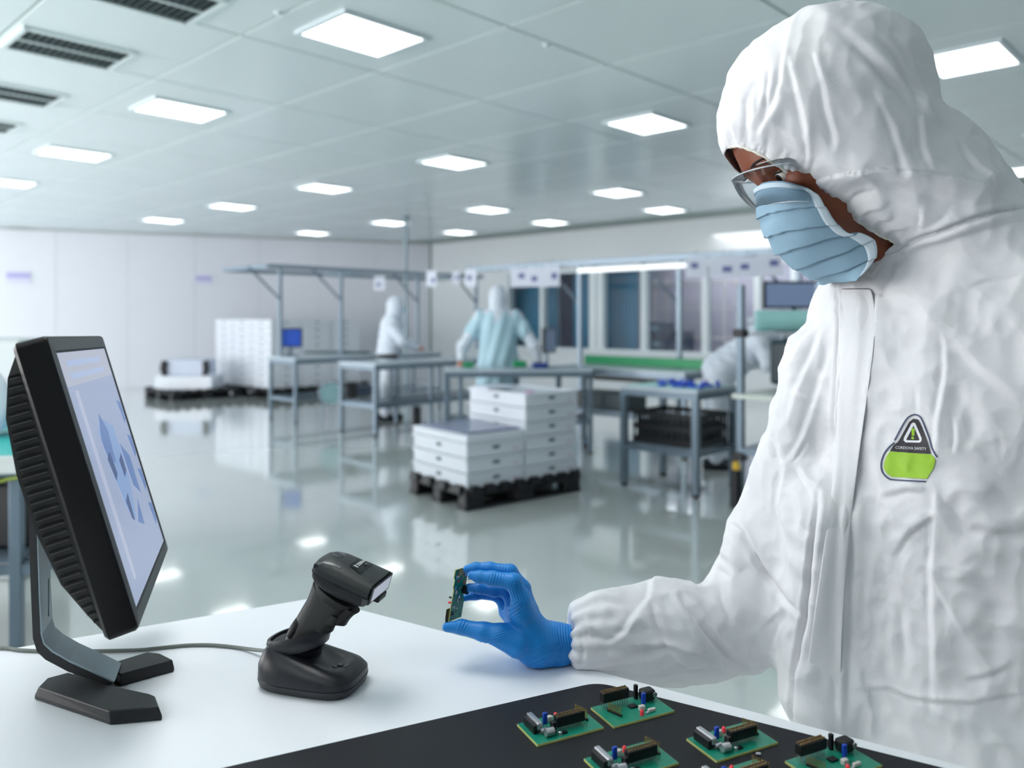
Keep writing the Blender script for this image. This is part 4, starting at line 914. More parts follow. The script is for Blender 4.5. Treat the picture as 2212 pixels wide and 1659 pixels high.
# ---- scanner
scan=thing('barcode_scanner','dark grey cordless barcode scanner standing in the black cradle','scanner',L3(-0.02,0,0.05))
hp=[(0.000,0.0225,0.0175,0),(0.03,0.0235,0.0185,0),(0.05,0.0245,0.019,0.001),(0.068,0.0255,0.019,0.002),(0.082,0.028,0.020,0.002),(0.092,0.030,0.023,0.002)]
hb=L3(-0.018,0,0.052)
MB().loft([sec(hb+HA*(k-0.004)+HB*o_,a,b,HB,e2,n=32,p=2.3) for k,a,b,o_ in hp]).build('handle',M_hand,scan,smooth=60)
MB().loft([sec(hb+HA*(k)+HB*(-0.0145),a,b,HB,e2,n=20,p=2.4) for k,a,b in((0.006,0.0090,0.0165),(0.018,0.0098,0.0178),(0.03,0.009,0.0168),(0.036,0.005,0.012))]).build('heel_pad',M_scn2,scan,smooth=60)
# finger bulge + trigger
MB().loft([sec(hb+HA*(k)+HB*o_,a,b,HB,e2,n=20,p=2.3) for k,a,b,o_ in((0.050,0.010,0.014,0.014),(0.056,0.014,0.016,0.017),(0.062,0.013,0.016,0.019),(0.070,0.011,0.016,0.020))]).build('finger_rest',M_hand,scan,smooth=60)
MB().loft([sec(hb+HA*(k)+HB*o_,a,b,HB,e2,n=18,p=2.3) for k,a,b,o_ in((0.058,0.008,0.010,0.026),(0.062,0.012,0.011,0.029),(0.071,0.010,0.011,0.031),(0.080,0.009,0.011,0.034),(0.088,0.010,0.011,0.037))]).build('trigger',M_gloss if False else M_scn2,scan,smooth=60)
MB().loft([sec(hb+HA*(k)+HB*o_,a,b,HB,e2,n=16,p=2.3) for k,a,b,o_ in((0.038,0.004,0.007,0.0215),(0.043,0.007,0.008,0.0225),(0.049,0.006,0.008,0.0225),(0.052,0.003,0.006,0.0225))]).build('lower_button',M_scn2,scan,smooth=60)
# head: axis HD forward slightly down
HD=(e1*0.955-ez*0.295).normalized(); HU=(ez*0.955+e1*0.295).normalized()
h0=L3(0.022,0,0.158)
def hsec(x,a_top,a_bot,b,p=2.6,n=36,sh=0.0):
    out=[]; c=h0+HD*x+HU*sh
    for k in range(n):
        th=2*math.pi*k/n; ct,st=math.cos(th),math.sin(th)
        y=b*math.copysign(abs(ct)**(2/p),ct); z=(a_top if st>0 else a_bot)*math.copysign(abs(st)**(2/p),st)
        out.append(c+e2*y+HU*z)
    return out
up_=[(-0.0140,0.0037,0.0020,0.0103),(-0.0125,0.0129,0.0030,0.0206),(-0.0073,0.0184,0.0030,0.0284),(0.0015,0.0225,0.0030,0.0327),(0.0147,0.0244,0.0030,0.0353),(0.0331,0.0235,0.0030,0.0370),(0.0515,0.0216,0.0030,0.0383),(0.0676,0.0207,0.0030,0.0391),(0.0779,0.0202,0.0030,0.0396)]
MB().loft([hsec(x,a,b,c,p=3.0 if x>0.037 else 2.5) for x,a,b,c in up_]).build('head_cover',M_scn,scan,smooth=50)
lo_=[(-0.0132,0.0009,0.0040,0.0120),(-0.0088,0.0009,0.0120,0.0258),(0.0000,0.0009,0.0170,0.0331),(0.0147,0.0009,0.0210,0.0361),(0.0331,0.0009,0.0230,0.0374),(0.0515,0.0009,0.0220,0.0383),(0.0662,0.0009,0.0210,0.0387),(0.0720,0.0009,0.0190,0.0383)]
MB().loft([hsec(x,a,b,c+0.0006,p=2.8) for x,a,b,c in lo_]).build('head_base',M_scn2,scan,smooth=50)
# neck between handle and head
MB().loft([sec(hb+HA*k+HB*o_,a,b,HB,e2,n=28,p=2.3) for k,a,b,o_ in((0.080,0.026,0.020,0.003),(0.090,0.031,0.026,0.006),(0.097,0.036,0.030,0.008))]).build('head_neck',M_hand,scan,smooth=60)
# scan window
MB().box(h0+HD*0.0795+HU*0.003,(0.069,0.002,0.024),e2,HD,HU).build('window_bezel',M_scn2,scan,bevel=0.001)
MB().box(h0+HD*0.0808+HU*0.0035,(0.057,0.0012,0.0175),e2,HD,HU).build('scan_window',mat('scan_window',S(205,205,222),0.08,emit=S(205,205,222),es=0.25,noise=-1),scan,bevel=0.0003)
MB().box(h0+HD*0.076-HU*0.0155+e2*0.018,(0.026,0.010,0.010),e2,HD,HU).build('lower_lip',M_scn2,scan,bevel=0.002)
# surface point on head top
def head_z(x,y):
    xs=[u[0] for u in up_]; a=np.interp(x,xs,[u[1] for u in up_]); b=np.interp(x,xs,[u[3] for u in up_]); p=3.0 if x>0.037 else 2.5
    return a*max(0.0,1-min(1,abs(y/b))**p)**(1/p)
def patch(x0,x1,y0,y1,off,name,m,n=8,round_=0.0,shape=None,par=scan):
    P=[]
    for i in range(n+1):
        r=[]
        for j in range(n+1):
            x=x0+(x1-x0)*i/n; w=1.0
            if shape: y0_,y1_=shape(i/n)
            else: y0_,y1_=y0,y1
            y=y0_+(y1_-y0_)*j/n; r.append(h0+HD*x+e2*y+HU*(head_z(x,y)+off))
        P.append(r)
    return MB().grid(P).build(name,m,par,smooth='all')
patch(0.034,0.054,-0.021,0.021,0.0006,'name_plate',M_gloss,shape=lambda t:(-0.015-0.006*t,0.015+0.006*t))
patch(-0.007,0.026,-0.0262,-0.023,0.0005,'side_grey_strip',mat('strip_grey',S(96,102,104),0.3),shape=None)  # paler grey strip along one side of the head
MB().box(h0-HD*0.004-e2*0.0255+HU*0.0095,(0.012,0.004,0.006),HD,e2,HU).build('side_button',M_scn2,scan,bevel=0.001)
rg=MB()
for r in (0.0035,0.0054,0.0073,0.0092):
    pp=[]
    for k in range(25):
        a=2*math.pi*k/24; x=0.009+r*math.cos(a)*0.9; y=0.002+r*math.sin(a); pp.append(h0+HD*x+e2*y+HU*(head_z(x,y)+0.0003))
    rg.tube(pp,0.0004,5,cap=False)
o=rg.build('indicator_rings',mat('ring_grey',S(120,124,128),0.35),scan); o['kind']='stuff'
# seam line between cover and base
pp=[]
for x,a,b,c in up_: pp.append(h0+HD*x-e2*(c+0.0004)+HU*0.0008)
MB().tube(pp,0.0006,6).build('seam',mat('seam_black',(0.004,0.004,0.004),0.6),scan,smooth='all')
# printed name on the plate (lettering as on the object)
def text(txt,size,m,name,parent,pos,xax,yax,extr=0.0002):
    cu=bpy.data.curves.new(name+'_curve','FONT'); cu.body=txt; cu.size=size; cu.extrude=extr; cu.align_x='CENTER'; cu.align_y='CENTER'; cu.resolution_u=3
    ob=bpy.data.objects.new('tmp',cu); COL.objects.link(ob); dg=bpy.context.evaluated_depsgraph_get(); me=bpy.data.meshes.new_from_object(ob.evaluated_get(dg)); bpy.data.objects.remove(ob)
    z=xax.cross(yax).normalized(); M=Matrix((( xax.x,yax.x,z.x,pos.x),(xax.y,yax.y,z.y,pos.y),(xax.z,yax.z,z.z,pos.z),(0,0,0,1)))
    me.transform(M)
    if parent is not None: me.transform(RW(parent).inverted())
    me.materials.clear(); me.materials.append(m); o=bpy.data.objects.new(name,me); COL.objects.link(o); o.parent=parent; return o
# text reads along e2 (left to right seen from the camera side), slightly rotated
tx=(e2*0.97+HD*0.15).normalized(); tx=e2; ty=-HD
o=text('ZEBRA',0.0075,M_txt,'lettering',scan,h0+HD*0.0425+e2*0.003+HU*(0.0242),tx,ty); text('2200',0.003,M_txt2,'lettering',scan,h0+HD*0.0485+e2*0.007+HU*(0.0238),tx,ty)
g=MB()
for i in range(4): g.box(h0+HD*(0.040+i*0.0017)+e2*(-0.0115-0.0005*i)+HU*0.0242,(0.0045-0.0006*i,0.0011,0.0002),(e2+HD*0.45).normalized(),HD)
o=g.build('emblem',M_txt,scan); o['kind']='stuff'
# ============================================================ THE MAN
M_tyv=mat('coverall_white',S(226,225,228),0.55,noise=0.01,nscale=200,bump=0.25,bscale=1400,spec=0.35)
_n=M_tyv.node_tree; _pb=_n.nodes['Principled BSDF']; _ob=[x for x in _n.nodes if x.type=='BUMP'][0]
_n1=_n.nodes.new('ShaderNodeTexNoise'); _n1.inputs['Scale'].default_value=16; _n1.inputs['Detail'].default_value=5; _n1.inputs['Distortion'].default_value=1.2
_n1.noise_type='RIDGED_MULTIFRACTAL'; _b2=_n.nodes.new('ShaderNodeBump'); _b2.inputs['Strength'].default_value=0.35; _b2.inputs['Distance'].default_value=0.003
_tc=[x for x in _n.nodes if x.type=='TEX_COORD'][0]; _n.links.new(_tc.outputs['Object'],_n1.inputs['Vector']); _n.links.new(_n1.outputs[0],_b2.inputs['Height']); _n.links.new(_ob.outputs[0],_b2.inputs['Normal']); _n.links.new(_b2.outputs[0],_pb.inputs['Normal'])
M_skin=mat('brown_skin',S(128,66,40),0.45,noise=0.12,nscale=60,bump=0.15,bscale=500,sss=0.05)
M_glove=mat('blue_nitrile',S(26,132,212),0.42,noise=0.04,nscale=90,bump=0.1,bscale=600,spec=0.45)
M_mask=mat('mask_blue',S(140,170,190),0.7,noise=0.03,nscale=300,bump=0.2,bscale=1600)
M_maskw=mat('mask_white_edge',S(214,226,236),0.7)
M_el=mat('elastic_edge',S(226,222,210),0.7)
Sx=np.array([0.6,-0.8]); Fx=np.array([-0.8,-0.6])
tc=np.array([0.62,1.135])
man=thing('person','man in white hooded coverall, face mask, goggles and blue glove inspecting a small board','person',Vector((tc[0],tc[1],0)))
def wp_(px,py,d): v=W(px,py,d); return np.array([v.x,v.y,v.z])
DH=1.12
# ---- hood/torso level table from the photograph's outline
hl=[(24,1800,1850,.02),(29,1765,1872,.055),(44,1706,1905,.08),(70,1654,1940,.10),(104,1612,1972,.115),(150,1582,1994,.122),(200,1567,2008,.125),(235,1561,2012,.126),(246,1560,2018,.126),(268,1560,2056,.127),(297,1563,2090,.128),(325,1572,2110,.128),(350,1592,2131,.13),(400,1668,2178,.135),(440,1735,2215,.14),(490,1815,2270,.145),(540,1885,2330,.15),(600,1960,2400,.14)]
levels=[]
for py,l,r,hd in reversed(hl):
    z=EYE-(py-HY)/F*DH; xl=(l-CX)/F*DH; xr=(r-CX)/F*DH
    levels.append((z,(xl+xr)/2,DH+ (0.0 if py<300 else (py-300)/300*0.03),(xr-xl)/2,hd))
tor=[(0.72,*tc,.205,.150),(0.92,*tc,.205,.150),(1.05,*tc,.205,.148),(1.20,tc[0]+.004,tc[1],.208,.150),(1.32,tc[0]+.004,tc[1],.215,.150),(1.42,tc[0]+.006,tc[1],.215,.14),(1.49,tc[0]+.012,tc[1],.19,.12),(1.54,tc[0]+.02,tc[1],.14,.10),(1.58,tc[0]+.03,tc[1],.09,.08)]
arm=[((1778,775),1.215,82),((1752,900),1.22,80),((1722,1030),1.235,88),((1672,1160),1.245,92),((1634,1290),1.25,96),((1590,1350),1.245,92),((1510,1372),1.23,92),((1440,1362),1.215,104),((1375,1372),1.20,92),((1305,1372),1.185,80),((1262,1376),1.175,68),((1200,1396),1.165,50)]
A3=[(wp_(*p,d),RM(r,d)) for p,d,r in arm]
h=0.0055
X,ax=grid3((0.02,0.80,0.70),(1.02,1.42,1.845),h)
f=sdstack(X,tor,(Sx,Fx))
ff=sdstack(X,levels,(np.array([1,0]),np.array([0,1])))
f=smin(f,ff,0.035)
fa=None
for (a,ra),(b,rb) in zip(A3[:-1],A3[1:]):
    g=sdc(X,a,b,ra,rb); fa=g if fa is None else smin(fa,g,0.02)
we=wp_(1232,1385,1.168); fa=np.maximum(fa,(we[0]+0.0035*np.sin(9*np.arctan2(X[2]-we[2],X[1]-we[1])))-X[0]); f=smin(f,fa,0.02)
# the near shoulder and hanging left arm (outside the frame)
SL=np.array([tc[0]+.20*Sx[0],tc[1]+.20*Sx[1]])
lsh=(SL[0],SL[1],1.44); lel=(SL[0]+0.13,SL[1]+0.02,1.15); lwr=(SL[0]+0.07,SL[1]-0.0+0.02,0.93)
f=smin(f,sdc(X,lsh,lel,0.085,0.075),0.05); f=smin(f,sdc(X,lel,(SL[0]+0.10,SL[1]+0.02,1.0),0.075,0.06),0.03)
# belly side profile
f=smin(f,sdc(X,wp_(1790,1120,1.14),wp_(1778,1500,1.13),0.055,0.06),0.05)
# keep clear of the table
dn=np.array([-ER.y,ER.x]); dn=dn if dn[1]>0 else -dn
edge=(X[0]-C_.x)*dn[0]+(X[1]-C_.y)*dn[1]
f=np.maximum(f,-np.maximum(np.maximum(edge-0.004,X[2]-(TOP+0.001)),-(X[2]-TOP+0.05)*0-1e9 if False else edge-0.004)) if False else np.maximum(f,np.minimum(0.006-edge,X[2]*-1+TOP+0.002))
V,Q=surf(f,ax,h); V=relax(V,Q,3); V,Q=subdiv(V,Q); V=relax(V,Q,2)
del X,f,ff,fa
# ---- cut the face opening (curved surface through the head, side to side)
open_line=[(1540,338),(1574,322),(1590,318),(1610,322),(1645,337),(1690,366),(1740,405),(1790,442),(1840,472),(1880,497),(1902,512),(1926,522),(1938,532),(1925,560),(1880,592),(1812,612)]
def below(px,py):
    xs=[p[0] for p in open_line[:13]]; ys=[p[1] for p in open_line[:13]]
    y=np.interp(px,xs,ys,left=345); return (py>y)&(px<1930)
# use un-projected depth-independent coordinates about the head plane so the far side matches the near side
def headxy(V): return CX+F*V[:,0]/DH, HY+F*(EYE-V[:,2])/DH
# mild perspective: opening on near side follows the outline in view, far side mirrored about the head's mid plane
near=V[:,1]<DH
px,py=proj(V)
Vm=V.copy(); Vm[:,1]=np.where(near,V[:,1],2*DH-V[:,1]); pxm,pym=proj(Vm)
inface=below(pxm,pym)&(pym<620)
# keep the part under the chin: collar line
coll=[(1700,690),(1811,636),(1812,600),(1850,583),(1893,556),(1908,545),(1930,526)]
def incollar(px,py): return py>np.interp(px,[c[0] for c in coll],[c[1] for c in coll],left=640,right=530)
keepcol=incollar(pxm,pym)
cutv=inface&~keepcol&(V[:,0]<0.60)&(V[:,2]>1.44)
cutv&= ~((pxm>1700)&(V[:,1]>1.30))
cq=cutv[Q].any(1)
# ---- folds
N=vnorm(V,Q)
if (N*(V-V.mean(0))).sum()<0: N=-N
px,py=proj(V); viewd=V-np.array([0,0,EYE]); facing=(N*viewd).sum(1)<0
fr_w=facing.astype(float)
FOLDS=[ # (polyline, amp mm, width px, kind) kind r ridge, v valley, s step
([(1700,105),(1692,180),(1650,280),(1640,315)],2.2,9,'r'),([(1708,120),(1725,190),(1745,280),(1752,370)],2.4,10,'r'),([(1695,200),(1670,250),(1630,300)],2.5,12,'r'),
([(1665,150),(1655,210),(1645,270)],-2.0,7,'v'),([(1615,200),(1612,260),(1608,310)],-1.8,7,'v'),([(1590,210),(1588,270),(1592,312)],1.6,7,'r'),([(1577,220),(1576,260),(1582,306)],-1.3,6,'v'),([(1628,190),(1630,250),(1622,315)],1.6,7,'r'),
([(1780,165),(1790,230),(1808,290),(1806,330)],2.2,10,'r'),([(1760,110),(1772,150),(1778,175)],1.8,8,'r'),([(1828,60),(1900,130),(1985,205),(2060,280)],3.2,16,'r'),([(1840,95),(1905,160),(1930,190)],-2.2,12,'v'),
([(1885,80),(1935,130),(1975,190),(2000,235)],-3.0,10,'v'),([(1930,70),(1965,120),(1985,190)],2.0,10,'r'),([(1890,190),(1930,270),(1955,350),(1965,390)],1.8,10,'r'),([(1995,240),(2000,320),(2020,380)],1.8,9,'r'),
([(2080,300),(2110,355),(2160,410)],2.6,9,'r'),([(1750,395),(1820,372),(1900,362),(2000,372),(2110,395),(2200,440)],5.0,30,'s'),([(1800,425),(1880,400),(1940,410),(2060,435),(2190,440)],-5.0,22,'v'),
([(1850,470),(1880,445),(1920,440)],2.2,8,'r'),([(1880,490),(1900,470),(1930,465)],2.2,8,'r'),([(1905,505),(1930,490),(1960,488)],2.0,8,'r'),([(1820,450),(1850,425),(1890,415)],-2.0,8,'v'),
([(1996,440),(1990,500)],1.6,7,'r'),([(2070,450),(2040,480),(2010,500)],1.4,9,'r'),
([(1930,540),(2000,508),(2080,478),(2160,456),(2230,440)],-4.5,7,'v'),([(1930,552),(2000,524),(2080,496),(2160,474),(2230,460)],2.8,12,'r'),
([(1720,440),(1700,410)],1.2,8,'r'),([(1760,340),(1745,390)],-1.4,8,'v'),([(1700,330),(1680,360)],1.5,8,'r'),([(1660,300),(1650,338)],-1.4,6,'v'),
# collar and storm flap
([(1811,612),(1808,700),(1806,850),(1806,960)],-4.0,5,'v'),([(1818,612),(1815,700),(1813,850),(1812,960),(1806,1060)],2.6,9,'r'),
([(1905,590),(1896,680),(1880,800),(1866,900),(1850,1010)],2.2,12,'r'),([(1925,560),(1908,615),(1900,640)],-4.0,14,'v'),([(1860,580),(1880,592),(1900,565)],1.6,5,'r'),
([(1770,1060),(1752,1200),(1738,1330),(1712,1480),(1705,1600)],-6.0,7,'v'),([(1785,1060),(1768,1200),(1755,1330),(1728,1480),(1722,1600)],3.4,16,'r'),
([(1832,1000),(1822,1120),(1818,1250),(1816,1400),(1815,1600)],2.8,10,'r'),([(1842,1010),(1838,1150),(1834,1400),(1834,1560)],-1.8,12,'v'),
([(1900,1068),(1960,1052),(2000,1055)],2.0,9,'r'),([(1925,1200),(1960,1150),(2010,1115),(2020,1110)],2.4,9,'r'),([(2025,1050),(2020,1150),(2015,1230),(2022,1400),(2020,1560)],2.4,12,'r'),
([(2010,1235),(2040,1290),(2085,1365)],1.8,8,'r'),([(2050,1080),(2090,1150),(2212,1165)],-3.0,20,'v'),([(2040,1060),(2100,1130),(2212,1150)],2.2,14,'r'),
([(1840,1482),(1920,1480),(1960,1500),(2015,1508),(2100,1512),(2212,1495)],2.4,8,'r'),([(2080,1465),(2140,1450),(2180,1430)],2.0,10,'r'),([(1948,1290),(1950,1370),(1960,1460)],-2.0,14,'v'),
([(2040,720),(2045,800),(2030,900),(2020,1000)],2.6,10,'r'),([(2065,900),(2070,950),(2062,980)],2.0,7,'r'),([(2050,720),(2120,790),(2212,860)],2.6,18,'r'),([(1990,830),(1990,900)],1.4,10,'r'),([(2060,820),(2090,900),(2100,960)],-2.2,20,'v'),
([(1930,620),(1990,660),(2050,740)],2.4,22,'r'),([(2080,620),(2130,600),(2212,590)],1.8,8,'r'),([(2100,1200),(2160,1300),(2140,1400)],-4.0,40,'v'),([(2150,950),(2170,1050),(2212,1100)],-4.0,40,'v'),
# upper sleeve
([(1800,665),(1770,700),(1730,735),(1700,800)],1.8,9,'r'),([(1785,700),(1760,760),(1720,860),(1700,920)],2.0,11,'r'),([(1800,750),(1770,860),(1735,950),(1710,1000)],2.6,13,'r'),([(1755,870),(1700,845)],1.4,8,'r'),
([(1680,960),(1700,1010),(1690,1090),(1720,1190)],2.6,12,'r'),([(1700,990),(1730,1010),(1770,1090)],2.2,8,'r'),([(1720,1010),(1745,1040),(1770,1060)],2.0,6,'r'),([(1665,940),(1676,985),(1700,1000)],-2.4,9,'v'),
([(1745,950),(1712,1005)],-1.4,6,'v'),([(1700,1050),(1720,1130),(1745,1160)],-3.0,14,'v'),
# elbow, lower sleeve
([(1580,1130),(1600,1150),(1650,1235),(1700,1300),(1730,1330)],-3.6,8,'v'),([(1576,1120),(1640,1190),(1700,1270),(1740,1310)],2.6,14,'r'),([(1556,1190),(1580,1205),(1600,1235)],2.4,12,'r'),([(1548,1225),(1580,1250)],-1.8,9,'v'),
([(1500,1275),(1530,1330),(1560,1390)],-2.6,14,'v'),([(1545,1230),(1560,1290),(1580,1350)],-3.0,14,'v'),
([(1465,1280),(1490,1320),(1530,1380),(1575,1425),(1625,1440)],-4.4,9,'v'),([(1450,1278),(1470,1310),(1510,1370),(1560,1425),(1610,1440)],3.6,14,'r'),
([(1418,1240),(1405,1290),(1350,1370),(1305,1402)],3.6,11,'r'),([(1400,1265),(1440,1290),(1480,1350)],2.4,12,'r'),([(1405,1300),(1420,1350),(1440,1395)],-3.0,10,'v'),
([(1330,1395),(1380,1393),(1438,1392),(1480,1405),(1560,1418)],2.6,6,'r'),([(1340,1410),(1400,1410),(1440,1405)],-3.0,12,'v'),([(1440,1392),(1462,1420),(1492,1438)],1.8,6,'r'),([(1365,1450),(1440,1446),(1560,1435)],2.4,7,'r'),
([(1262,1335),(1270,1355),(1280,1378)],1.8,5,'r'),([(1245,1340),(1300,1370),(1350,1376)],1.6,9,'r'),([(1240,1395),(1290,1398),(1330,1390)],1.6,8,'r'),([(1250,1360),(1262,1400),(1255,1440)],-1.6,7,'v'),([(1260,1300),(1300,1290),(1350,1300)],1.6,8,'r'),([(1650,1350),(1670,1330),(1700,1310)],1.8,9,'r'),([(1665,1395),(1680,1350),(1700,1330)],-1.6,9,'v')]
D=np.zeros(len(V))
for pl,amp,w,k in FOLDS:
    xs=[p[0] for p in pl]; ys=[p[1] for p in pl]; m=(px>min(xs)-5*w)&(px<max(xs)+5*w)&(py>min(ys)-5*w)&(py<max(ys)+5*w)&facing
    i=np.where(m)[0]; dd,side,tt=segdist(px[i],py[i],pl)
    env=np.clip(4*tt*(1-tt),0,1)**0.6; w=w*0.72 if w<20 else w
    if k=='s': pr=np.exp(-(dd/w)**2)*np.where(side>0,1,0.25)
    elif k=='r': w2=np.where(side>0,w*0.75,w*2.6); pr=np.exp(-dd/w2)*0.7+0.3*np.exp(-(dd/w2)**2)-np.where(side>0,0.45,0.0)*np.exp(-((dd-1.6*w)/(1.0*w))**2)
    else: pr=np.exp(-(dd/w)**2)-0.25*np.exp(-((dd-2*w)/w)**2)
    D[i]+=amp*0.001*1.5*pr*env
# general soft rumple
def nz(P,s,seed):
    r=np.random.RandomState(seed); o=np.zeros(len(P))
    for _ in range(7):
        k=r.normal(size=3)*s; o+=np.sin(P@k+r.rand()*6.28)
    return o/7
D+=0.011*(0.25-np.abs(nz(V,17,1)))+0.008*(0.25-np.abs(nz(V,34,8)))+0.0035*(0.25-np.abs(nz(V,70,2)))+0.0006*nz(V,150,4)-0.001
# gathers along the hood opening
dd,side,tt=segdist(px,py,open_line[1:13]); s_=tt*70
D+=np.where(facing,0.0016*np.sin(s_*2.3+3*np.sin(s_*0.7))*np.exp(-dd/22),0)
# cuff gathers
cw=we; dcf=np.linalg.norm(V-cw,axis=1); an=np.arctan2(V[:,2]-cw[2],V[:,1]-cw[1]); D+=0.0022*np.sin(an*15+dcf*60)*np.exp(-(dcf/0.06)**2*0.6)
V=V+N*D[:,None]
V=relax(V,Q,1,0.2)
# table clearance after folds
e2d=(V[:,0]-C_.x)*dn[0]+(V[:,1]-C_.y)*dn[1]; bad=(e2d<0.002)&(V[:,2]<TOP+0.0015); V[bad,2]=TOP+0.0015
# ---- body (built before cutting so that nothing hides it)
hc=wp_(1765,302,1.12); fwv=np.array([-.85,0,-.53]); upv=np.array([-.53,0,.85]); sdv=np.array([0,-1.0,0])
def HP(f_,u_,s_): return hc+fwv*f_+upv*u_+sdv*s_
hb_=0.0035; Xb,axb=grid3((0.25,0.95,1.30),(0.82,1.32,1.78),hb_)
fr_ax=(fwv,sdv,upv)
b=sde(Xb,HP(-0.006,0.032,0),(0.114,0.079,0.088),fr_ax)
b=smin(b,sde(Xb,HP(0.018,-0.030,0),(0.078,0.066,0.095),fr_ax),0.03)
b=smin(b,sde(Xb,HP(0.045,-0.085,0),(0.045,0.045,0.038),fr_ax),0.03)
b=smin(b,sdc(Xb,HP(0.086,0.012,0.030),HP(0.086,0.012,-0.030),0.012,0.012),0.018)      # brow
b=smin(b,sdc(Xb,HP(0.084,0.008,0),HP(0.092,-0.032,0),0.008,0.013),0.012)              # nose
b=smin(b,sdc(Xb,HP(0.086,-0.038,0.012),HP(0.086,-0.038,-0.012),0.009,0.009),0.008)
b=smin(b,sdc(Xb,HP(0.078,-0.062,0.018),HP(0.078,-0.062,-0.018),0.009,0.009),0.008)    # lips
for q in(1,-1):
    b=smax(b,-sde(Xb,HP(0.098,-0.016,0.037*q),(0.020,0.022,0.012),fr_ax),0.010)           # eye socket
    b=smin(b,sdc(Xb,HP(0.068,-0.036,0.045*q),HP(0.055,-0.036,0.058*q),0.014,0.012),0.02) # cheek
    b=smin(b,sdc(Xb,HP(0.086,-0.008,0.022*q),HP(0.074,-0.012,0.050*q),0.0045,0.0045),0.006) # upper lid
    b=smin(b,sde(Xb,HP(-0.012,-0.010,0.073*q),(0.016,0.006,0.030),fr_ax),0.006)
b=smin(b,sdc(Xb,HP(-0.02,-0.06,0),(0.61,1.15,1.50),0.050,0.052),0.04)
b=smin(b,sdc(Xb,HP(0.02,-0.09,0),(0.60,1.14,1.47),0.034,0.038),0.03)
b=smin(b,sdstack(Xb,[(1.28,*tc,.15,.09),(1.42,*tc,.16,.09),(1.48,tc[0]+.01,tc[1],.12,.08),(1.52,tc[0]+.02,tc[1],.07,.06)],(Sx,Fx)),0.04)
Vb,Qb=surf(b,axb,hb_); Vb=relax(Vb,Qb,2)
body_bvh=BVHTree.FromPolygons([Vector(v) for v in Vb],[tuple(q) for q in Qb.tolist()])
mkobj('body',Vb,Qb,M_skin,man,'all')
# lower body in one coarser surface, joined under the suit
Xl,axl=grid3((0.10,0.60,-0.0),(1.0,1.55,1.36),0.014)
g=sdstack(Xl,[(0.80,*tc,.13,.09),(1.0,*tc,.13,.09),(1.30,*tc,.15,.09)],(Sx,Fx))
for q in(1,-1):
    hx_=(tc[0]+.09*Sx[0]*q,tc[1]+.09*Sx[1]*q); g=smin(g,sdc(Xl,(*hx_,.86),(hx_[0],hx_[1],.48),.075,.055),0.03); g=smin(g,sdc(Xl,(*hx_,.48),(hx_[0],hx_[1],.10),.055,.04),0.02)
for (a,ra),(bb,rb) in zip(A3[:-1],A3[1:]): g=smin(g,sdc(Xl,a,bb,0.036,0.032),0.02)
Vl,Ql=surf(g,axl,0.014); Vl=relax(Vl,Ql,1)
mkobj('limbs',Vl,Ql,M_skin,man,'all')
# ---- split hood from coverall along the raglan seam
seam=[(1700,640),(1806,600),(1925,548),(2000,516),(2080,486),(2160,463),(2235,447),(2600,400)]
px,py=proj(V); pym2=HY+F*(EYE-V[:,2])/DH; ps=CX+F*V[:,0]/DH
yseam=np.interp(np.where(V[:,1]<DH,px,ps),[s[0] for s in seam],[s[1] for s in seam])
ishood=(np.where(V[:,1]<DH,py,pym2)<yseam)
hq=ishood[Q].sum(1)>=3
def bsmooth(V,Q,it=10):
    E=np.sort(np.concatenate([Q[:,[0,1]],Q[:,[1,2]],Q[:,[2,3]],Q[:,[3,0]]]),1); u,c=np.unique(E,axis=0,return_counts=True); B=u[c==1]; B=np.concatenate([B,B[:,::-1]])
    d=np.bincount(B[:,0],minlength=len(V)); on_=d>0; V=V.copy()
    for _ in range(it):
        m=np.stack([np.bincount(B[:,0],weights=V[B[:,1],k],minlength=len(V)) for k in range(3)],1)/np.maximum(d,1)[:,None]
        V[on_]+=0.5*(m[on_]-V[on_])
    return V
V1,Q1=prune(V,Q,hq&~cq); V2,Q2=prune(V,Q,(~hq)&~cq)
V1=bsmooth(V1,Q1); V2=bsmooth(V2,Q2)
hood=mkobj('hood',V1,Q1,M_tyv,man,'all',solid=0.0); cov=mkobj('coverall',V2,Q2,M_tyv,man,'all',solid=0.0)
for o in(hood,cov):
    md=o.modifiers.new('cloth_thickness','SOLIDIFY'); md.thickness=0.0018; md.offset=0
full_bvh=BVHTree.FromPolygons([Vector(v) for v in V],[tuple(q) for q in Q.tolist()])
def onsuit(px,py,off=0.0):
    o=Vector((0,0,EYE)); d=(W(px,py,1.0)-o).normalized(); hit=full_bvh.ray_cast(o,d)
    return (hit[0]-d*off,hit[1]) if hit[0] is not None else (None,None)
# elastic rim along the near side of the opening
rim=[]
for (x0,y0),(x1,y1) in zip(open_line[1:12],open_line[2:13]):
    for k in range(5):
        t=k/5; x=x0+(x1-x0)*t; y=y0+(y1-y0)*t; p,_=onsuit(x,y-3,0.001)
        if p is not None: rim.append(p)
rim=[sum(rim[max(0,i-2):i+3],Vector())/len(rim[max(0,i-2):i+3]) for i in range(len(rim))]
rimf=[Vector((p.x,2*DH-p.y,p.z)) for p in rim]
MB().tube(rim,[0.0022+0.0006*math.sin(i*1.9) for i in range(len(rim))],8).build('elastic_edge',M_el,man,'all')
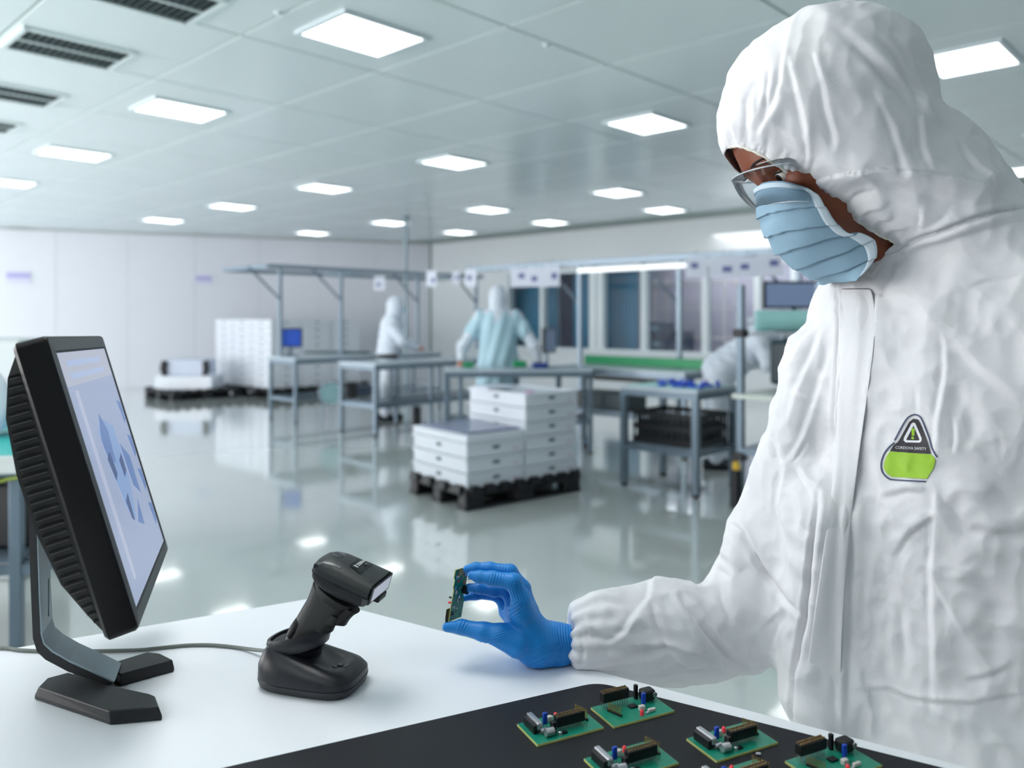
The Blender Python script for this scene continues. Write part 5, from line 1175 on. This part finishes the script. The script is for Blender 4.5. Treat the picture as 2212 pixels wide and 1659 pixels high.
# ---- storm flap strip lying on the coverall front
fl=[(606,1812,1872),(640,1811,1902),(700,1810,1896),(760,1809,1888),(820,1808,1880),(880,1807,1872),(940,1806,1862),(1000,1802,1855),(1060,1796,1846),(1120,1786,1838),(1180,1778,1832),(1250,1768,1826),(1320,1758,1820),(1400,1746,1818),(1480,1734,1816),(1560,1728,1815),(1620,1724,1814)]
P=[]
for y,l,r in fl:
    row=[]
    for k in range(9):
        t=k/8; p,nn=onsuit(l+2+(r-l-2)*t,y,0.0040+0.002*(1-t))
        row.append(p if p is not None else None)
    for k in range(7,-1,-1):
        if row[k] is None: row[k]=row[k+1]
    if all(p is not None for p in row): P.append(row)
for it in range(2):
    P=[[ (P[i][j]*2+P[max(i-1,0)][j]+P[min(i+1,len(P)-1)][j])/4 for j in range(9)] for i in range(len(P))]
MB().grid(P).build('storm_flap',M_tyv,man,'all',solid=0.0012,subsurf=1)
# ---- badge printed on the chest
M_bk=mat('badge_black',S(42,38,46),0.5); M_bg=mat('badge_green',S(152,196,44),0.5); M_bw=mat('badge_white',S(235,235,238),0.5); M_bn=mat('badge_navy',S(56,66,98),0.5)
def zb(x,y): return (1800+x/5.369,850+y/5.369)
def decal(poly,m,name,off,parent=man):
    bm=bmesh.new(); vs=[bm.verts.new((x,y,0)) for x,y in poly]; f_=bm.faces.new(vs); bmesh.ops.triangulate(bm,faces=[f_])
    for _ in range(4):
        ed=[e for e in bm.edges if e.calc_length()>9]
        if ed: bmesh.ops.subdivide_edges(bm,edges=ed,cuts=1); bmesh.ops.triangulate(bm,faces=bm.faces[:])
    vv=[];ok=True
    for v in bm.verts:
        p,_=onsuit(v.co.x,v.co.y,off); vv.append(p if p is not None else Vector((0,0,0)))
    bm.verts.index_update(); ff_=[tuple(v.index for v in f.verts) for f in bm.faces]; bm.free()
    return mkobj(name,[tuple(v) for v in vv],ff_,m,parent,'all')
def smoothpoly(pts,n=5):
    out=[];N_=len(pts)
    for i in range(N_):
        p0,p1,p2,p3=[Vector((*pts[(i+k)%N_],0)) for k in(-1,0,1,2)]
        for k in range(n):
            t=k/n; q=0.5*((2*p1)+(p2-p0)*t+(2*p0-5*p1+4*p2-p3)*t*t+(3*p1-p0-3*p2+p3)*t**3); out.append((q.x,q.y))
    return out
def lineband(pts,w):
    L=[];R=[]
    for i,p in enumerate(pts):
        a=Vector(pts[max(i-1,0)]); b=Vector(pts[min(i+1,len(pts)-1)]); d=(b-a).normalized(); n_=Vector((-d.y,d.x))
        L.append((p[0]+n_.x*w/2,p[1]+n_.y*w/2)); R.append((p[0]-n_.x*w/2,p[1]-n_.y*w/2))
    return L+R[::-1]
out_l=[zb(*p) for p in [(710,545),(760,450),(820,340),(870,275),(940,245),(1000,265),(1035,320),(1075,420),(1115,530),(1140,620),(1170,690),(1205,740)]]
out_b=[zb(*p) for p in [(710,570),(650,620),(595,690),(560,780),(555,860),(580,930),(640,985),(700,1000),(850,1010),(1075,1022)]]
def catm(pts,n=4):
    out=[]
    for i in range(len(pts)-1):
        p0,p1,p2,p3=[Vector((*pts[min(max(i+k,0),len(pts)-1)],0)) for k in(-1,0,1,2)]
        for k in range(n):
            t=k/n; q=0.5*((2*p1)+(p2-p0)*t+(2*p0-5*p1+4*p2-p3)*t*t+(3*p1-p0-3*p2+p3)*t**3); out.append((q.x,q.y))
    return out+[pts[-1]]
decal(lineband(catm(out_l),3.2),M_bn,'badge_outline',0.0022); decal(lineband(catm(out_b),3.2),M_bn,'badge_outline',0.0022)
decal([zb(*p) for p in [(760,545),(830,420),(880,330),(930,290),(985,305),(1020,380),(1060,480),(1095,580),(1130,700),(900,690),(655,668),(700,600),(750,560)]],M_bk,'badge_black_field',0.0024)
decal([zb(*p) for p in [(655,672),(1130,705),(1165,735),(1185,775),(1165,860),(1085,990),(900,980),(680,968),(620,930),(585,870),(590,800),(615,730)]],M_bg,'badge_green_field',0.0024)
decal([zb(*p) for p in [(930,335),(950,345),(1025,520),(1020,555),(1000,570),(840,568),(815,545),(820,510),(905,350)]],M_bw,'badge_triangle_border',0.0027)
decal([zb(*p) for p in [(930,375),(1000,535),(985,545),(850,540),(848,530)]],M_bk,'badge_triangle',0.0030)
decal([zb(*p) for p in [(905,405),(945,405),(940,490),(910,490)]],M_bg,'exclamation_bar',0.0033)
decal([zb(*p) for p in [(905,505),(920,498),(935,505),(938,525),(922,535),(904,525)]],M_bg,'exclamation_dot',0.0033)
# lettering, bent over the cloth
cu=bpy.data.curves.new('badge_letter_curve','FONT'); cu.body='CORDOVA SAFETY'; cu.size=1; cu.align_x='CENTER'; cu.resolution_u=2
ob=bpy.data.objects.new('tmp',cu); COL.objects.link(ob); dg=bpy.context.evaluated_depsgraph_get(); me=bpy.data.meshes.new_from_object(ob.evaluated_get(dg)); bpy.data.objects.remove(ob)
xs=[v.co.x for v in me.vertices]; wtx=max(xs)-min(xs)
for v in me.vertices:
    t=(v.co.x-min(xs))/wtx; x=720+360*t; y=640+18*t-v.co.y*46
    p,_=onsuit(*zb(x,y),0.0029); v.co=p if p is not None else Vector((0,0,0))
me.transform(RW(man).inverted()); me.materials.clear(); me.materials.append(M_bw); o=bpy.data.objects.new('badge_lettering',me); COL.objects.link(o); o.parent=man
# ---- trousers and shoes (below the table, seen only from elsewhere)
Xl,axl=grid3((0.15,0.60,0.03),(1.0,1.55,0.80),0.014)
g=sdstack(Xl,[(0.70,*tc,.205,.150),(0.80,*tc,.205,.150)],(Sx,Fx))
for q in(1,-1):
    hx_=(tc[0]+.10*Sx[0]*q,tc[1]+.10*Sx[1]*q); g=smin(g,sdc(Xl,(*hx_,.72),(hx_[0],hx_[1],.45),.115,.095),0.04); g=smin(g,sdc(Xl,(*hx_,.45),(hx_[0],hx_[1],.10),.095,.07),0.03)
Vl,Ql=surf(g,axl,0.014); Vl=relax(Vl,Ql,2); Nl=vnorm(Vl,Ql); Vl=Vl+Nl*(0.006*np.sin(Vl[:,2:3]*60+Vl[:,0:1]*30)); mkobj('trousers',Vl,Ql,M_tyv,man,'all')
for q in(1,-1):
    hx_=(tc[0]+.10*Sx[0]*q,tc[1]+.10*Sx[1]*q); rg=[]
    for k,(x,r) in enumerate(((-0.09,0.03),(-0.05,0.05),(0.05,0.052),(0.12,0.05),(0.17,0.03))):
        rg.append([Vector((hx_[0]+Fx[0]*x+Sx[0]*r*math.cos(th),hx_[1]+Fx[1]*x+Sx[1]*r*math.cos(th),max(0.001,0.05+0.05*math.sin(th)-0.01*k))) for th in [2*math.pi*j/14 for j in range(14)]])
    MB().loft(rg).build('shoe_cover',M_tyv,man,smooth=60)
# ---- eyes, brows
for q in(1,-1):
    c=HP(0.0775,-0.015,0.036*q); bm=bmesh.new(); bmesh.ops.create_uvsphere(bm,u_segments=20,v_segments=12,radius=0.0118); me=bpy.data.meshes.new('eyeball'); bm.to_mesh(me); bm.free(); me.shade_smooth(); me.materials.append(mat('eye_white',S(200,190,180),0.15))
    o=bpy.data.objects.new('eyeball',me); COL.objects.link(o); me.transform(Matrix.Translation(Vector(c))); me.transform(RW(man).inverted()); o.parent=man
    gz=(np.array([-.80,-.22,-.62])); gz/=np.linalg.norm(gz); p=Vector(c+gz*0.0108); MB().tube([p,p+Vector(gz)*0.0016],[0.0052,0.0040],14).build('iris',mat('iris_dark',S(28,18,14),0.1),man,smooth=50)
    P=[]
    for i in range(9):
        a=-1.15+2.3*i/8; P.append(Vector(HP(0.0775+0.0130*math.cos(a)*0.98,-0.011+0.003*math.cos(a),0.036*q+0.0130*math.sin(a))))
    MB().tube(P,0.0011,6).build('eyelashes',mat('lash_black',S(14,10,10),0.6),man,'all')
    bw_=[]
    for k in range(9):
        o_=Vector(HP(0.2,0.014+0.004*math.sin(k/8*3),(0.014+0.040*k/8)*q)); hh=body_bvh.ray_cast(o_,-Vector(fwv)); bw_.append((hh[0] if hh[0] is not None else o_-Vector(fwv)*0.1)-Vector(fwv)*0.0006)
    MB().tube(bw_,[0.0008,0.0018,0.0022,0.0024,0.0022,0.002,0.0018,0.0014,0.0008],8,flat=0.8).build('eyebrow',mat('hair_black',S(18,12,12),0.7),man,'all')
# ---- face mask (pleated), near half from the outline and its mirror image
Cl=[(1640,398),(1640,425),(1645,455),(1652,487),(1668,520),(1692,552),(1728,580),(1768,600),(1800,612)]
El=[(1740,404),(1768,422),(1784,446),(1802,474),(1828,499),(1862,502),(1890,520),(1888,560),(1850,606)]
def interp(pts,t):
    x=t*(len(pts)-1); i=min(int(x),len(pts)-2); f_=x-i
    p0,p1,p2,p3=[pts[min(max(i+k,0),len(pts)-1)] for k in(-1,0,1,2)]
    return tuple(0.5*((2*p1[a])+(p2[a]-p0[a])*f_+(2*p0[a]-5*p1[a]+4*p2[a]-p3[a])*f_*f_+(3*p1[a]-p0[a]-3*p2[a]+p3[a])*f_**3) for a in(0,1))
NVm,NUm=97,24
def maskpt(v,u):   # u in -1..1 (near positive)
    c=interp(Cl,v); e=interp(El,v); s=abs(u)
    kx=(1-math.cos(s*math.pi/2)); ky=math.sin(s*math.pi/2)**0.9
    # unproject both in the head plane with the edge at its own depth
    dn_=DH-0.070; pc=W(c[0],c[1],DH); pe=W(e[0],e[1],dn_)
    x=pc.x+(pe.x-pc.x)*kx; z=pc.z+(pe.z-pc.z)*kx; y=DH-math.copysign(0.070*ky,u)
    return Vector((x,y,z))
G_=[[maskpt(i/(NVm-1),-1+2*j/(2*NUm)) for j in range(2*NUm+1)] for i in range(NVm)]
cen=Vector(HP(0.0,-0.04,0))
pl_at=[0.30,0.46,0.60,0.74,0.86]
out=[]
for i in range(NVm):
    v=i/(NVm-1); r=[]
    for j in range(2*NUm+1):
        u=-1+j/NUm; p=G_[i][j]; n_=(p-cen).normalized()
        spread=1.0
        d=0.0
        for k,pv in enumerate(pl_at):
            vv=v-(pv-0.10*abs(u)*(0.5-k*0.12))
            if -0.12<vv<0.0: d+=0.0045*(1+vv/0.12)**1.0*(1.1-0.5*abs(u))
        if v<0.13: d+=0.0006*math.sin(v/0.13*math.pi*4)
        d+=0.0012*math.sin(9*u+14*v)*math.sin(5*v+2*u)
        r.append(p+n_*d)
    out.append(r)
msk=MB().grid(out).build('face_mask',M_mask,man,'all',solid=0.0008)
# white bindings
def strip(rows,cols,name,m,off=0.0009):
    P=[[out[i][j]+(out[i][j]-cen).normalized()*off for j in cols] for i in rows]; MB().grid(P).build(name,m,msk,'all',solid=0.0006)
strip(range(2,8),range(2,2*NUm-1),'nose_band',M_maskw)
strip(range(2,NVm-4),range(2*NUm-3,2*NUm+1),'side_binding',M_maskw,0.0010); strip(range(2,NVm-4),range(0,4),'side_binding',M_maskw,0.0010)
# ---- goggles: clear curved shield with top ledge and side arms
M_gog=bpy.data.materials.new('clear_plastic'); M_gog.use_nodes=True; nt=M_gog.node_tree; nt.nodes.remove(nt.nodes['Principled BSDF'])
tr=nt.nodes.new('ShaderNodeBsdfTransparent'); tr.inputs[0].default_value=(0.93,0.95,0.97,1); gl=nt.nodes.new('ShaderNodeBsdfGlossy'); gl.inputs['Roughness'].default_value=0.04; frn=nt.nodes.new('ShaderNodeFresnel'); frn.inputs[0].default_value=1.32
mx=nt.nodes.new('ShaderNodeMixShader'); nt.links.new(frn.outputs[0],mx.inputs[0]); nt.links.new(tr.outputs[0],mx.inputs[1]); nt.links.new(gl.outputs[0],mx.inputs[2]); nt.links.new(mx.outputs[0],nt.nodes['Material Output'].inputs[0])
M_gor=bpy.data.materials.new('clear_rim'); M_gor.use_nodes=True; b5_=M_gor.node_tree.nodes['Principled BSDF']; b5_.inputs['Base Color'].default_value=(0.75,0.80,0.86,1); b5_.inputs['Roughness'].default_value=0.08; b5_.inputs['Alpha'].default_value=0.5; b5_.inputs['Specular IOR Level'].default_value=0.8
gog=bpy.data.objects.new('goggles',None); COL.objects.link(gog); gog.parent=man; gog.location=Vector(HP(0.09,0,0))-man.location
def gp(a,t,back=0.0):   # a -1..1 round the face, t 0 top .. 1 bottom
    s_=abs(a); c=(1588+58*t,382+66*t); e=(1712+34*t,352+84*t)
    pc=W(c[0],c[1],DH); pe=W(e[0],e[1],DH-0.074); kx=s_**2.0
    x=pc.x+(pe.x-pc.x)*kx; z=pc.z+(pe.z-pc.z)*kx; y=DH-math.copysign(0.074*math.sin(s_*math.pi/2)**0.9,a)
    bul=0.006*math.sin(t*math.pi)*(1-s_*0.5)
    return Vector((x,y,z))+Vector(fwv)*(bul-back)
P=[[gp(-1+2*i/32,t/8) for t in range(9)] for i in range(33)]
MB().grid(P).build('lens',M_gog,gog,'all')
MB().grid([[gp(-1+2*i/32,0,0.02*b4/3) for b4 in range(4)] for i in range(33)]).build('top_ledge',M_gog,gog,'all')
MB().tube([gp(-1+2*i/32,0) for i in range(33)],0.0011,8).build('rim',M_gor,gog,'all')
MB().tube([gp(-1+2*i/32,0,0.02) for i in range(33)],0.0009,8).build('rim',M_gor,gog,'all')
MB().tube([gp(-1+2*i/32,1) for i in range(33)],0.0008,8).build('rim',M_gor,gog,'all')
# ============================================================ GLOVED HAND
def hp_(zx,zy,dd=0.0,d0=1.15): return wp_(900+zx/4.424,1150+zy/4.424,d0+dd)
R=lambda z,d=1.15: RM(z/4.424,d)
hg=0.0013
lo=hp_(180,200,-.07); hi=hp_(1640,1350,.09)
Xh,axh=grid3((wp_(950,1200,1.1)[0]-0.012,1.075,0.912),(wp_(1285,1200,1.2)[0]+0.005,1.25,wp_(1100,1205,1.15)[2]+0.012),hg)
chains={
'thumb':[((290,905),-.005,46),((430,905),-.010,66),((640,950),-.018,86),((800,985),-.022,104),((960,1050),-.022,140)],
'index':[((525,410),-.012,40),((600,425),-.014,56),((720,440),-.018,66),((925,470),-.026,76),((1000,640),-.026,92),((1010,760),-.022,120)],
'middle':[((480,350),.010,38),((560,340),.009,50),((700,345),.006,56),((895,370),.000,62),((1010,540),.0,80),((1030,720),.0,120)],
'ring':[((500,530),.022,42),((600,535),.022,50),((740,560),.020,56),((860,560),.018,60),((930,690),.018,80),((1000,800),.016,120)],
'pinky':[((440,630),.030,34),((560,600),.034,42),((680,595),.036,44),((800,630),.036,48),((860,760),.034,70),((980,880),.030,110)]}
hd=None
for nm,c in chains.items():
    f1=None
    for (p,dd,r),(p2,dd2,r2) in zip(c[:-1],c[1:]):
        g=sdc(Xh,hp_(*p,dd),hp_(*p2,dd2),R(r),R(r2)); f1=g if f1 is None else smin(f1,g,0.005)
    hd=f1 if hd is None else smin(hd,f1,0.0025 if nm!='thumb' else 0.006)
pb_=sdc(Xh,hp_(1010,760,-.012),hp_(1180,1060,-.010),R(135),R(170)); pb_=smin(pb_,sdc(Xh,hp_(960,800,.02),hp_(1180,1050,.018),R(120),R(165)),0.012)
pb_=smin(pb_,sdc(Xh,hp_(860,1000,-.012),hp_(1120,1110,-.005),R(110),R(150)),0.012)
pb_=smin(pb_,sdc(Xh,hp_(1180,1060,.003),hp_(1340,1075,.010),R(190),R(190)),0.02); pb_=smin(pb_,sdc(Xh,hp_(1340,1075,.010),hp_(1600,1060,.016),R(190),R(155)),0.01)
hd=smin(hd,pb_,0.009)
hd=np.maximum(hd,(TOP+0.0012)-Xh[2])
end=hp_(1560,1075,.012); hd=np.maximum(hd,(Xh[0]-end[0])*0.995+(Xh[2]-end[2])*0.1)
Vh,Qh=surf(hd,axh,hg); Vh=relax(Vh,Qh,3); Nh=vnorm(Vh,Qh)
if (Nh*(Vh-Vh.mean(0))).sum()<0: Nh=-Nh
px,py=proj(Vh); zx=(px-900)*4.424; zy=(py-1150)*4.424
D=np.zeros(len(Vh))
def ripples(cx,cy,ang,lam,rx,ry,amp,curve=0.0):
    c,s=math.cos(ang),math.sin(ang); a=(zx-cx)*c+(zy-cy)*s; b=-(zx-cx)*s+(zy-cy)*c; a2=a+curve*b*b
    return 1.9*amp*np.sin(a2/lam*6.283+0.9*np.sin(b/60))*np.exp(-(a/rx)**2-(b/ry)**2)
D+=ripples(1390,1010,-0.15,26,110,260,0.0007,-0.0004)
D+=ripples(1180,1180,1.15,30,110,230,0.00045,0.0002)
D+=ripples(960,560,-0.35,24,90,120,0.0005,0.0)
D+=ripples(940,740,0.9,30,90,110,0.00055)
D+=ripples(760,440,0.15,28,70,60,0.00045)
D+=ripples(560,600,0.2,26,80,50,0.0003)
D+=ripples(760,1000,1.25,24,60,170,0.0004,0.0003)
D+=ripples(430,890,0.4,30,70,60,0.0004)
D+=ripples(870,340,0.1,26,60,50,0.00035)
D+=0.0004*nz(Vh,150,5)
Vh=Vh+Nh*D[:,None]; 
# frilled cuff edge
Vh=relax(Vh,Qh,1,0.3)
mkobj('glove',Vh,Qh,M_glove,man,'all')
# left hand (outside the frame): glove mirrored from the right one, hanging at the side
m=Vh.copy(); cen_=Vh.mean(0); m=m-np.array(end); rot=np.stack([m[:,2]*-1,-m[:,1],m[:,0]],1); rot=rot+np.array([SL[0]+0.10,SL[1]+0.02,0.98])
mkobj('glove',rot[:,:],Qh[:,::-1].copy(),M_glove,man,'all')
# ============================================================ THE INSPECTED BOARD
bt=wp_(984,1231,1.150); bb_=wp_(969,1343,1.146)
t=thing('small_circuit_board','small green circuit board held upright between gloved thumb and fingers','circuit board',Vector(bb_))
U_=Vector(bt-bb_); Lb=U_.length; U_.normalize(); Wv=(Vector((0.50,0.87,0.0))); Wv=(Wv-U_*Wv.dot(U_)).normalized(); Nn=U_.cross(Wv).normalized()
if Nn.y>0: Nn=-Nn
O=Vector(bb_)
def bl(u,w,n=0.0): return O+U_*(u*Lb)+Wv*(w*0.034)+Nn*n
prof2=[(0,0),(0.0,0.95),(0.30,1.0),(0.52,0.85),(0.55,1.0),(0.80,1.0),(1.0,0.95),(1.0,0.0),(0.86,-0.05),(0.80,0.04),(0.66,0.0),(0.60,0.08),(0.3,0.02)]
for nm,m_,n0,n1,k in(('board_core',M_pcbe,-0.0008,0.0006,1),('solder_mask',M_pcb,0.0006,0.0008,0.985)):
    P0=[bl(0.5+(a-0.5)*k,0.5+(b-0.5)*k,n0) for a,b in prof2]; P1=[bl(0.5+(a-0.5)*k,0.5+(b-0.5)*k,n1) for a,b in prof2]; n=len(P0)
    MB().add(P0+P1,[tuple(range(n-1,-1,-1)),tuple(range(n,2*n))]+[(i,(i+1)%n,n+(i+1)%n,n+i) for i in range(n)]).build(nm,m_,t)
rr=random.Random(11)
used=[]
for k in range(34):
    u=rr.uniform(.06,.9); w=rr.uniform(.1,.85); s=rr.choice([.0012,.0016,.0024,.0036]); 
    m_=rr.choice([M_comp,M_comp,M_white,M_silver,M_white]); MB().box(bl(u,w,0.0008+s*.25),(s,s*rr.uniform(.6,1.6),s*.5),U_,Wv).build('chip' if m_ is M_comp else 'passive_part',m_,t)
MB().tube([bl(0.56,0.85,0.001),bl(0.56,0.85,0.008)],0.0062,18).build('round_component',M_comp,t,smooth=40)
MB().box(bl(0.93,0.4,0.002),(0.006,0.014,0.003),U_,Wv).build('connector',mat('tan_connector',S(150,140,100),0.4),t,bevel=0.0005)
MB().box(bl(0.90,0.8,0.0025),(0.007,0.008,0.004),U_,Wv).build('blue_connector',mat('blue_conn',S(70,130,190),0.3),t,bevel=0.0005)
MB().box(bl(0.80,1.08,0.004),(0.005,0.011,0.005),U_,Wv).build('metal_jack',mat('warm_metal',S(180,170,155),0.3,0.7),t,bevel=0.0006)
MB().box(bl(0.91,1.06,0.004),(0.009,0.007,0.006),U_,Wv).build('black_socket',M_comp,t,bevel=0.0006)
MB().box(bl(0.10,0.05,-0.004),(0.013,0.010,0.007),U_,Wv).build('side_socket',M_comp,t,bevel=0.0015)
MB().tube([bl(0.36,0.0,-0.001),bl(0.36,0.0,-0.0045)],0.0016,10).build('red_button',M_red,t,smooth=50); MB().tube([bl(0.46,0.0,-0.001),bl(0.46,0.0,-0.0040)],0.0014,10).build('black_button',M_comp,t,smooth=50)
for u,w in((0.76,0.3),(0.70,0.8)): MB().box(bl(u,w,0.0012),(0.004,0.0045,0.0008),U_,Wv).build('red_chip',mat('red_chip',S(190,80,60),0.4),t)
